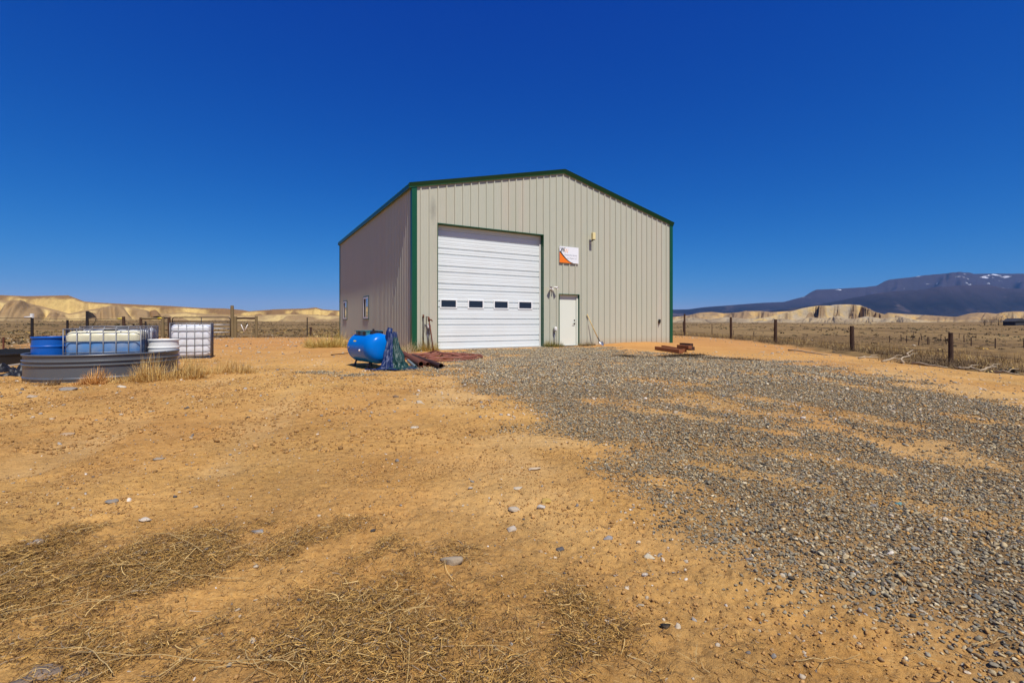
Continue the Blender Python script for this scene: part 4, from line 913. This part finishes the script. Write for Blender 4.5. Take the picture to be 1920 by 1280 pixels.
# loose pebbles and clods on the bare dirt
edge = lambda x, y: np.clip(.16+.5*sm(-1.0, .05, sdf(x, y, GRAVEL)), 0, 1)*(.35+.65*sm(-.3, .5, fbm(x*2.3, y*2.3, 3, 33)))
x, y = area_scatter(620, -3.6, 3, 1.0, 4.5, edge); stones('loose_pebbles', x, y, gsize(len(x), .003, .006, .02), pick(len(x), np.array([.06,.05,.10,.20,.07,.24,.12,.04,.04,.07,.01])), ICO2, sink=.42)
x, y = area_scatter(130, -9, 9, 4.5, 14, lambda x, y: np.clip(.22+.7*sm(-1.5, .1, sdf(x, y, GRAVEL)), 0, 1)); stones('loose_pebbles', x, y, gsize(len(x), .006, .013, .035), pick(len(x), np.array([.05,.03,.10,.24,.06,.30,.10,.04,.01,.06,.01])), ICO1, sink=.4)
x, y = area_scatter(7, -22, 14, 14, 33, lambda x, y: .8*yard_mask(x, y)*((np.abs(x-1) > 9)|(y < 15))); stones('loose_pebbles', x, y, gsize(len(x), .015, .03, .08), pick(len(x), np.array([.06,.02,.12,.24,.04,.30,.12,.04,.02,.03,.01])), ICO1, sink=.4)
dirtc = lambda n: np.array([(.46,.255,.085)])*RNG.uniform(.55, 1.15, (n, 1))
x, y = area_scatter(2600, -3.2, 3.2, .95, 3.4, lambda x, y: (1-.8*gravel_mask(x, y))*(.25+.75*sm(-.2, .6, fbm(x*3, y*3, 3, 77)))); stones('dirt_crumbs', x, y, gsize(len(x), .0015, .0040, .014), dirtc(len(x)), ICO1, sink=.25, flat=(.5, .9))
x, y = area_scatter(520, -10, 6, 3.4, 9.5, lambda x, y: (1-.8*gravel_mask(x, y))*(.15+.85*sm(-.1, .7, fbm(x*2, y*2, 3, 78)))); stones('dirt_crumbs', x, y, gsize(len(x), .003, .0085, .026), dirtc(len(x)), ICO1, sink=.25, flat=(.5, .9))

def ribbons(name, x, y, z, length, width, heading, pitch, curl, cols, mat, nseg=3, kind='stuff', parent=None, taper=.35, loc=None):
    """thin bent blades: arrays of n"""
    n = len(x); t = np.linspace(0, 1, nseg+1)
    h = heading[:, None]+curl[:, None]*t[None]; p = pitch[:, None]*(1-.0*t[None])+(RNG.normal(0, .25, n))[:, None]*t[None]
    step = (length/nseg)[:, None]
    dx, dy, dz = np.cos(h)*np.cos(p)*step, np.sin(h)*np.cos(p)*step, np.sin(p)*step
    z_ = np.zeros((n, 1)); cx = np.concatenate([z_, np.cumsum(dx[:, :-1], 1)], 1)+x[:, None]; cy = np.concatenate([z_, np.cumsum(dy[:, :-1], 1)], 1)+y[:, None]; cz = np.concatenate([z_, np.cumsum(dz[:, :-1], 1)], 1)+z[:, None]
    roll = RNG.uniform(-.9, .9, n)[:, None]; wd = width[:, None]*(1-taper*t[None])*.5
    sx, sy, sz = -np.sin(h)*np.cos(roll)*wd, np.cos(h)*np.cos(roll)*wd, np.sin(roll)*wd
    A = np.stack([cx-sx, cy-sy, cz-sz], -1); B = np.stack([cx+sx, cy+sy, cz+sz], -1)
    V = np.stack([A, B], 2).reshape(n, -1, 3); k = V.shape[1]
    f = np.array([[2*i, 2*i+1, 2*i+3, 2*i+2] for i in range(nseg)]); Fq = (f[None]+(np.arange(n)*k)[:, None, None]).reshape(-1, 4)
    o = npmesh(name, V.reshape(-1, 3), Fq, mat, kind, False, np.repeat(cols, k, 0), parent)
    if loc is not None: o.location = loc
    return o
STR = np.array([(.56,.33,.085),(.44,.24,.055),(.68,.46,.17),(.27,.14,.035),(.34,.20,.07),(.13,.07,.028),(.36,.29,.20)])
def scol(n, w=(.19,.24,.07,.20,.14,.14,.03)): return STR[RNG.choice(len(STR), n, p=np.array(w)/sum(w))]*RNG.uniform(.6, 1.1, (n, 1))
x, y = area_scatter(80000, -2.6, .9, 1.0, 2.25, straw_mask); n = len(x)
ribbons('straw_litter', x, y, detail_z(x, y)+RNG.uniform(.001, .016, n), np.clip(RNG.lognormal(math.log(.018), .5, n), .006, .09), RNG.uniform(.0009, .0025, n), RNG.uniform(0, 2*pi, n), RNG.normal(.02, .14, n), RNG.normal(0, 1.1, n), scol(n), M['straw'])
sparse = lambda x, y: .16+.84*sm(.25, .75, fbm(x*1.4, y*1.4, 4, 13))*sm(.8, -.6, sdf(x, y, GRAVEL))
x, y = area_scatter(3200, -2.8, 1.0, 1.0, 2.3, lambda x, y: straw_mask(x, y)**1.6); n = len(x)
ribbons('straw_litter', x, y, detail_z(x, y)+RNG.uniform(.004, .03, n), np.clip(RNG.lognormal(math.log(.05), .45, n), .02, .16), RNG.uniform(.0012, .0026, n), RNG.uniform(0, 2*pi, n)*.35+RNG.choice([.3, 2.6, 3.5], n), RNG.normal(.0, .16, n), RNG.normal(0, 1.3, n), scol(n, (.3,.2,.26,.1,.1,.02,.02)), M['straw'], 5)
x, y = area_scatter(800, -4.2, 3.2, 1.0, 4.2, sparse); n = len(x)
ribbons('straw_litter', x, y, detail_z(x, y)+.004, np.clip(RNG.lognormal(math.log(.02), .5, n), .008, .09), RNG.uniform(.0008, .002, n), RNG.uniform(0, 2*pi, n), RNG.normal(.03, .1, n), RNG.normal(0, .9, n), scol(n), M['straw'])
x, y = area_scatter(260, -10, 5, 3.4, 10.5, lambda x, y: (.12+.88*sm(.1, .7, fbm(x*1.1, y*1.6, 4, 14)))*sm(.5, -.6, sdf(x, y, GRAVEL))); n = len(x)
ribbons('straw_litter', x, y, detail_z(x, y)+.006, RNG.lognormal(math.log(.035), .6, n), RNG.uniform(.002, .006, n), RNG.normal(.2, .8, n), RNG.normal(.03, .1, n), RNG.normal(0, .9, n), scol(n, (.1,.2,.08,.3,.12,.3,.02)), M['straw'])  # straw and sticks; extra dark ribbons stand in for shadows of small relief
x, y = area_scatter(110, -3, 3.4, 1.0, 3.6, lambda x, y: (1-.7*gravel_mask(x, y))*(.3+.7*sm(-.1, .5, fbm(x*2.1, y*2.1, 3, 66)))); n = len(x)
ribbons('dark_twigs', x, y, detail_z(x, y)+.004, np.clip(RNG.lognormal(math.log(.028), .5, n), .01, .09), RNG.uniform(.0016, .0034, n), RNG.normal(-.5, .8, n), RNG.normal(.04, .10, n), RNG.normal(0, .7, n), np.array([(.10,.055,.025)])*RNG.uniform(.6, 1.6, (n, 1)), M['straw'])
# long bleached stems lying on the litter
b = MB(); sr = random.Random(11)
stems = [((140,1230),(600,1255)),((380,1040),(210,1012)),((460,1090),(240,1048)),((40,1170),(330,1090)),((0,1160),(250,1130)),((390,1260),(610,1215)),((460,1225),(520,1275)),((300,1275),(420,1180)),((930,1270),(1010,1225)),((700,1170),(820,1145)),((660,1215),(740,1165)),((860,1225),(1000,1250)),((210,1270),(60,1225)),((1190,1080),(1240,1088)),((1330,1270),(1300,1240)),((1490,1247),(1640,1255)),((1820,1215),(1900,1200)),((1380,1245),(1440,1268)),((1700,1235),(1770,1252)),((560,1265),(470,1232)),((120,1090),(300,1060)),((1640,1160),(1740,1200)),((1010,1080),(1060,1090))]
for a_, b_ in stems:
    (x0, y0), (x1, y1) = gp(*a_), gp(*b_); pts = []; bend = sr.uniform(-.06, .06); L0 = hypot(x1-x0, y1-y0)
    for k in range(9):
        t = k/8; w_ = bend*sin(pi*t)*L0*2; pts.append((x0+(x1-x0)*t-w_*(y1-y0)/L0+sr.uniform(-.002,.002), y0+(y1-y0)*t+w_*(x1-x0)/L0, .014+.02*sin(pi*t)*sr.random()))
    b.tube(pts, [.0012*(1-.5*k/8) for k in range(9)], 6)
    for q in range(2):
        k = sr.randint(2, 6); p = Vector(pts[k]); d = Vector((sr.uniform(-1,1), sr.uniform(-1,1), sr.uniform(0,.5)))*.06; b.tube([p, p+d*.6, p+d], [.0009,.0007,.0004], 5)
o = b.build('dry_stems', P('bleached_stem', (.50, .35, .14), .7, 0, .25, 40), None, True); o['kind'] = 'stuff'

# rocks that can be picked out
def rock(label, px, py, wpx, col, seed, flat=.55, asp=.75, rz=0.0, name='rock'):
    x, y = gp(px, py); s = wpx/F*y*.5; V0, F0 = ICO3
    d = 1+.34*fbm(V0[:,0]*1.2+seed*3.7+V0[:,2]*.7, V0[:,1]*1.2-V0[:,2]*.9, 3, seed); V1 = V0*d[:, None]; rg = np.random.default_rng(seed)
    for _ in range(11):
        nn = rg.normal(0, 1, 3); nn /= np.linalg.norm(nn); V1 = V1-np.maximum(0, V1@nn-rg.uniform(.5, .8))[:, None]*nn
    V = V1*np.array([s, s*asp, s*flat])*1.15; V[:, 2] = np.maximum(V[:, 2], -s*flat*.35)
    m = P('rock_face', [c_*.85 for c_ in col], .9, 0, .35, 30, .004, .25, (DUST, .45)); o = npmesh(name, V, F0, m, None, False)
    o.location = (x, y, float(detail_z(x, y))+s*flat*.2); o.rotation_euler = (0, 0, rz); return tag(o, label, 'rock')
rock('long greyish tan rock with a dark shaded end above the straw litter', 848, 1060, 40, (.36,.29,.20), 1, .55, .5, .25)
rock('squarish pale rock below the white and yellow stones near the middle', 961, 992, 19, (.50,.42,.32), 2, .8, .8)
rock('pale angular rock just left of the yellow stone', 965, 960, 20, (.50,.42,.31), 3, .5)
rock('yellow ochre stone near the middle of the foreground', 1023, 945, 22, (.56,.36,.09), 4, .5)
rock('flat white stone touching the yellow stone', 1015, 955, 18, (.58,.52,.43), 5, .4)
rock('flat cream slab behind the yellow stone', 970, 919, 20, (.58,.49,.35), 6, .25)
rock('bluish white flat stone at the left edge above the straw litter', 61, 1020, 27, (.50,.47,.43), 7, .35, .6, .3)
rock('white triangular stone left of the blue-grey one', 273, 975, 21, (.64,.55,.42), 8, .4)
rock('grey oval stone above the white triangular stone', 210, 943, 19, (.25,.23,.20), 9, .45, .55, .5)
rock('blue-grey stone at the top edge of the straw litter', 483, 996, 22, (.30,.285,.27), 10, .4, .6)
rock('small black chunk lying alone on dirt at lower right', 1248, 1181, 19, (.012,.012,.012), 12, .6, .7)
rock('large white flat stone in front of the galvanised tank', 228, 725, 17, (.66,.60,.47), 13, .5)
rock('wide grey flat stone in front of the galvanised tank', 131, 731, 27, (.30,.27,.23), 14, .3)
rock('wide pale flat stone at the left in front of the tank', 60, 744, 24, (.46,.38,.28), 15, .25)
rock('cream rock casting a shadow midway to the blue tank', 787, 755, 17, (.52,.44,.32), 16, .6)
rock('brown rock midway between the camera and the blue tank', 743, 746, 12, (.20,.14,.09), 17, .6)
rock('tan flat rock half buried in the dirt on the left', 127, 813, 26, (.48,.33,.19), 18, .3)
rock('white slab pressed in the dirt left of the middle', 775, 802, 16, (.60,.54,.42), 19, .25)
rock('cream flat slab in the dirt before the gravel', 1002, 881, 20, (.58,.47,.33), 20, .25)
rock('blue-grey round stone between the straw and the gravel', 1140, 1011, 18, (.30,.29,.28), 21, .5)
rock('pale blocky pebble nearest the gravel at lower middle', 1217, 1046, 16, (.60,.52,.36), 22, .6)
rock('teal tinted stone on the gravel at the far right', 1686, 947, 14, (.10,.28,.29), 23, .5)
rock('grey stone partly buried at the upper left of the dirt', 297, 860, 16, (.36,.30,.22), 24, .4)
rock('pinkish stone midway on the left dirt', 295, 858, 1, (.4,.3,.2), 25) if False else None
for k, (px, py, wpx, lab) in enumerate(((85,1252,70,'largest grey-brown shale slab in the bottom left corner'),(40,1268,55,'dark shale slab at the very bottom left corner'),(150,1262,46,'smaller shale slab right of the largest one at bottom left'))):
    rock(lab, px, py, wpx, ((.22,.17,.13),(.16,.125,.10),(.30,.23,.15))[k], 30+k, .16, .6, .4*k)

# tufts of dry grass and weeds: each clump is a plant of its own
GOLD = np.array([(.60,.38,.11),(.52,.31,.085),(.66,.48,.19),(.34,.20,.07)]); YEL = np.array([(.56,.42,.11),(.50,.36,.09),(.62,.48,.18),(.40,.29,.09)])
GRN = np.array([(.12,.15,.035),(.20,.20,.05),(.32,.27,.08),(.42,.32,.10)]); BRN = np.array([(.28,.18,.085),(.20,.13,.065),(.38,.26,.12),(.14,.09,.05)])
def clump(label, loc, rx, ry, hgt, n, pal, name='dry_grass_clump', cat='grass clump', rz=0, wide=.009, lean=.5):
    a = RNG.uniform(0, 2*pi, n); q = RNG.random(n)**.5; x = rx*q*np.cos(a); y = ry*q*np.sin(a)
    if rz: x, y = x*cos(rz)-y*sin(rz), x*sin(rz)+y*cos(rz)
    lump = np.clip(.55+.75*vn(x*5+loc[0], y*5+loc[1], 3), .2, 1.3)
    ln = hgt*RNG.uniform(.45, 1.15, n)*(1-.4*q)*lump; pit = np.clip(RNG.normal(.95, lean, n), .05, 1.5)
    col = pal[RNG.integers(0, len(pal), n)]*RNG.uniform(.75, 1.2, (n, 1))
    o = ribbons(name, x, y, np.zeros(n)-.01, ln, RNG.uniform(.6, 1.3, n)*wide, a+RNG.normal(0, .9, n), pit, RNG.normal(0, .9, n), col, M['straw'], 4, None, None, .85)
    o.location = (loc[0], loc[1], float(gz(loc[0], loc[1]))); return tag(o, label, cat)
def cl(label, px, py, wpx, hpx, n, pal, depth=.35, **k):
    x, y = gp(px, py); return clump(label, (x, y), wpx/F*y*.5, wpx/F*y*.5*depth, hpx/F*y, n, pal, **k)
cl('tall golden grass clump against the right front of the galvanised tank', 292, 713, 160, 50, 2600, GOLD*1.12, .32, rz=.5, lean=.65)
cl('low golden grass trailing right from the galvanised tank', 395, 700, 160, 34, 1900, GOLD*1.1, .4, rz=.15, lean=.65)
cl('rounded orange-brown grass clump at the front of the galvanised tank', 168, 719, 66, 36, 900, GOLD*np.array([1.15,.95,.9]), .5, lean=.65)
cl('small brown grass tuft at the left foot of the galvanised tank', 80, 721, 60, 22, 320, BRN, .5)
cl('dull grass tuft at the left edge beside the black plastic', 18, 716, 90, 20, 420, BRN, .5)
cl('brown dried weed at the foot of the standing white tote', 376, 678, 70, 22, 420, GOLD, .4)
cl('yellow grass patch at the far left corner of the building', 612, 651, 80, 40, 1900, YEL*1.1, .45, wide=.012)
cl('brown tumbleweed against the shaded wall behind the blue tank', 657, 647, 30, 38, 500, BRN, .6, wide=.012, name='dry_weed', cat='weed')
x, y = bw(-.55, 1.3, 0)[:2]; clump('tall feathery dry weed standing behind the tarp', (x, y), .28, .2, 1.0, 160, np.array([(.5,.38,.24),(.42,.30,.18)]), 'dry_weed', 'weed', wide=.008, lean=.25)
def wall_clump(label, s, o, rx, h, n, pal, **k):
    p = bw(s, o, 0); return clump(label, (p.x, p.y), rx, .16, h, n, pal, rz=TH, **k)
wall_clump('green and yellow weeds at the green corner of the building', -.25, .25, .5, .42, 520, GRN, name='weeds', cat='weed', wide=.012)
wall_clump('yellow weeds at the wall left of the roll-up door', .55, .14, .35, .62, 420, np.vstack([YEL, GRN[2:]]), name='weeds', cat='weed', wide=.012, lean=.3)
wall_clump('green weeds between the roll-up door and the walk-in door', 5.55, .16, .45, .34, 900, GRN, name='weeds', cat='weed', wide=.014)
wall_clump('reddish brown weeds right of the walk-in door', 7.15, .16, .42, .30, 700, np.vstack([BRN, GRN[1:3]]), name='weeds', cat='weed', wide=.012)
wall_clump('low dry weeds along the wall left of the timbers', 9.6, .12, 1.2, .16, 900, BRN*.8, name='weeds', cat='weed', wide=.012)
# dark mat of dead weeds on the gravel, a low verge of grass at the fence
def matgrass(name, pts, n, rad, h, pal, kind='stuff', wide=.012, pitch=.5):
    P_ = np.array(pts); t = RNG.random(n)*(len(P_)-1); i = t.astype(int); f = t-i; c = P_[i]*(1-f)[:, None]+P_[np.minimum(i+1, len(P_)-1)]*f[:, None]
    x = c[:, 0]+RNG.normal(0, rad, n); y = c[:, 1]+RNG.normal(0, rad*.8, n)
    dn = np.clip(.7+.9*vn(x*1.3, y*1.3, 6), .05, 1); k = RNG.random(n) < dn; x, y = x[k], y[k]; n = len(x)
    return ribbons(name, x, y, detail_z(x, y)-.005, h*RNG.uniform(.4, 1.2, n), wide*RNG.uniform(.6, 1.3, n), RNG.uniform(0, 2*pi, n), np.clip(RNG.normal(pitch, .4, n), .05, 1.5), RNG.normal(0, .8, n), pal[RNG.integers(0, len(pal), n)]*RNG.uniform(.7, 1.2, (n, 1)), M['straw'], 3, kind, None, .8)
matgrass('dead_weed_mat', [gp(1165,669), gp(1210,672), gp(1260,668), gp(1310,667)], 9000, .17, .10, BRN*.3, pitch=.35)
matgrass('dead_weed_mat', [gp(1290,671), gp(1350,673), gp(1420,676)], 3000, .13, .08, BRN*.35, pitch=.35)
fl_pts = [(8.9,5)]+[(p[0]+.1, p[1]) for p in RP]+[(11.6,40)]
matgrass('dry_grass', fl_pts, 13000, .30, .20, BRN*.8, pitch=.8)
matgrass('dry_grass', [(p[0]+1.2, p[1]) for p in fl_pts], 14000, .8, .26, np.vstack([GOLD*.85, BRN]), pitch=1.0)
matgrass('dry_grass', [(-25,29.2),(-17,29),(-12,29.2),(-8,31),(2,37)], 5000, .35, .22, BRN, pitch=.9, wide=.02)
# driftwood-like branches by the right fence
br_ = random.Random(5)
for k, (a_, b_, r, lab) in enumerate((((1610,671),(1650,670),.026,'bleached branch with a dark cut end between two posts of the right fence'),((1655,678),(1690,673),.024,'pale branch lying flat below the thick brush by the right fence'),((1690,676),(1712,668),.024,'grey branch tilted up out of the brush heap by the right fence'),((1712,675),(1775,682),.03,'thin pale branch lying toward the nearest fence post'),((1790,681),(1835,684),.026,'pale log just right of the nearest fence post'),((1838,688),(1868,682),.024,'forked white branch at the far right of the fence'),((1868,690),(1905,694),.022,'low white branch at the far right edge of the road'),((1480,655),(1552,664),.03,'long thin pole lying along the right fence'))):
    (x0, y0), (x1, y1) = gp(*a_), gp(*b_); b = MB(); pts = []
    for q in range(7):
        t = q/6; pts.append((( x1-x0)*t+br_.uniform(-.05,.05), (y1-y0)*t+br_.uniform(-.05,.05), r+.05*sin(pi*t)*br_.random()+(.22*t if k == 2 else 0)))
    b.tube(pts, [r*(1-.5*q/6)*br_.uniform(.85,1.1) for q in range(7)], 8)
    if k not in (3, 7): 
        p = Vector(pts[3]); b.tube([p, p+Vector((.10,.03,.06)), p+Vector((.20,-.02,.07))], [r*.6, r*.45, r*.25], 7)
    o = b.build('branch' if k != 7 else 'pole', M['palewood'], None, True); o.location = (x0, y0, float(gz(x0, y0))); tag(o, lab, 'branch' if k != 7 else 'pole')
matgrass('brush_heap', [gp(1690,674), gp(1735,672), gp(1780,678)], 2600, .24, .28, BRN*.55, pitch=.6, wide=.014)
# sagebrush and bunch grass over the open plain
def scrub(name, x, y, size, cols, k=16, zoff=0):
    n = len(x); u = RNG.normal(0, 1, (n, k, 3)); u /= np.linalg.norm(u, axis=-1, keepdims=True); u *= RNG.random((n, k, 1))**.4
    c = u*size[:, None, None]*np.array([1, 1, .55]); c[..., 2] = np.abs(c[..., 2])
    a = RNG.normal(0, 1, (n, k, 3)); a /= np.linalg.norm(a, axis=-1, keepdims=True); bb = np.cross(a, RNG.normal(0, 1, (n, k, 3))); bb /= np.linalg.norm(bb, axis=-1, keepdims=True)
    s = size[:, None, None]*RNG.uniform(.22, .5, (n, k, 1)); A, B = a*s, bb*s*.6
    base = np.stack([x, y, gz(x, y)+zoff], -1)[:, None, :]
    Q = np.stack([c-A-B*.3, c+B, c+A-B*.3, c-B], 2)+base[:, :, None, :]
    C = np.repeat(np.repeat(cols, k, 0)*RNG.uniform(.7, 1.25, (n*k, 1)), 4, 0)
    return npmesh(name, Q.reshape(-1, 3), np.arange(n*k*4).reshape(-1, 4), M['leafy'], 'stuff', False, C)
def field_pts(n, r0, r1, pw=.5):
    r = r0+(r1-r0)*RNG.random(n)**pw; a = RNG.uniform(-1.02, 1.02, n); x, y = r*np.sin(a), r*np.cos(a)
    k = (yard_mask(x, y) < .2) & (RNG.random(n) < np.clip(.5+1.1*fbm(x*.06, y*.03, 3, 9), .06, 1)); return x[k], y[k]
SG = np.array([(.15,.11,.055),(.20,.145,.075),(.11,.085,.05),(.25,.18,.09),(.17,.14,.075)])
x, y = field_pts(6500, 14, 130, .8); scrub('sagebrush', x, y, RNG.uniform(.06, .22, len(x)), SG[RNG.integers(0, 5, len(x))], 20)
x, y = field_pts(6500, 100, 420, .8); scrub('sagebrush', x, y, RNG.uniform(.2, .7, len(x)), SG[RNG.integers(0, 5, len(x))], 10)
x, y = field_pts(9000, 13, 70, .8); scrub('bunch_grass', x, y, RNG.uniform(.06, .17, len(x)), np.vstack([GOLD, BRN])[RNG.integers(0, 8, len(x))]*.8, 12)
x, y = field_pts(1500, 12, 40, .8); n = len(x); stones('field_stones', x, y, gsize(n, .03, .06, .16), pick(n, np.array([.05,.03,.12,.26,.04,.28,.14,.05,.02,.0,.01])), ICO1, zz=gz(x, y))
# bare trees and bushes round the far shed
for k, (px, h) in enumerate(((1888,6.5),(1872,4),(1858,3.6),(1846,3.0))):
    X, Y = (px-960)/F*236, 236.0; t = thing('bare_tree' if k == 0 else 'bare_bush', ('tall bare grey tree left of the far dark shed', 'bare grey bush nearest the tall tree by the far shed', 'middle bare bush in the row left of the far shed', 'leftmost low bush in the row left of the far shed')[k], 'tree' if k == 0 else 'bush', (X, Y, float(gz(X, Y))))
    b = MB(); b.tube([(0,0,-.3),(.1,0,h*.4),(0,.1,h*.8)], [.18,.12,.04], 6); b.build('trunk', M['post'], t, True)
    n = 260; q = RNG.normal(0, 1, (n, 3))*np.array([h*.22, h*.22, h*.2])+np.array([0, 0, h*.6])
    ribbons('crown', q[:,0], q[:,1], np.maximum(q[:,2], .1), RNG.uniform(.5, 1.3, n), RNG.uniform(.03, .08, n), RNG.uniform(0, 6.28, n), RNG.uniform(.2, 1.4, n), RNG.normal(0, .5, n), np.tile([(.16,.12,.10)], (n, 1)), M['leafy'], 2, None, t)

# ------------------------------------------------------------------ the air between
def haze():
    b = MB(); b.box((-9000, -300, -40), (14000, 13500, 900)); m = bpy.data.materials.new('haze_air'); m.use_nodes = True; t = m.node_tree; t.nodes.clear()
    v = t.nodes.new('ShaderNodeVolumePrincipled'); v.inputs['Density'].default_value = HAZE; v.inputs['Color'].default_value = (.22, .50, 1, 1); v.inputs['Anisotropy'].default_value = .0
    o = t.nodes.new('ShaderNodeOutputMaterial'); t.links.new(v.outputs[0], o.inputs['Volume']); h = b.build('haze', m); h['kind'] = 'stuff'; h.display_type = 'WIRE'
HAZE = 3.2e-5
haze()
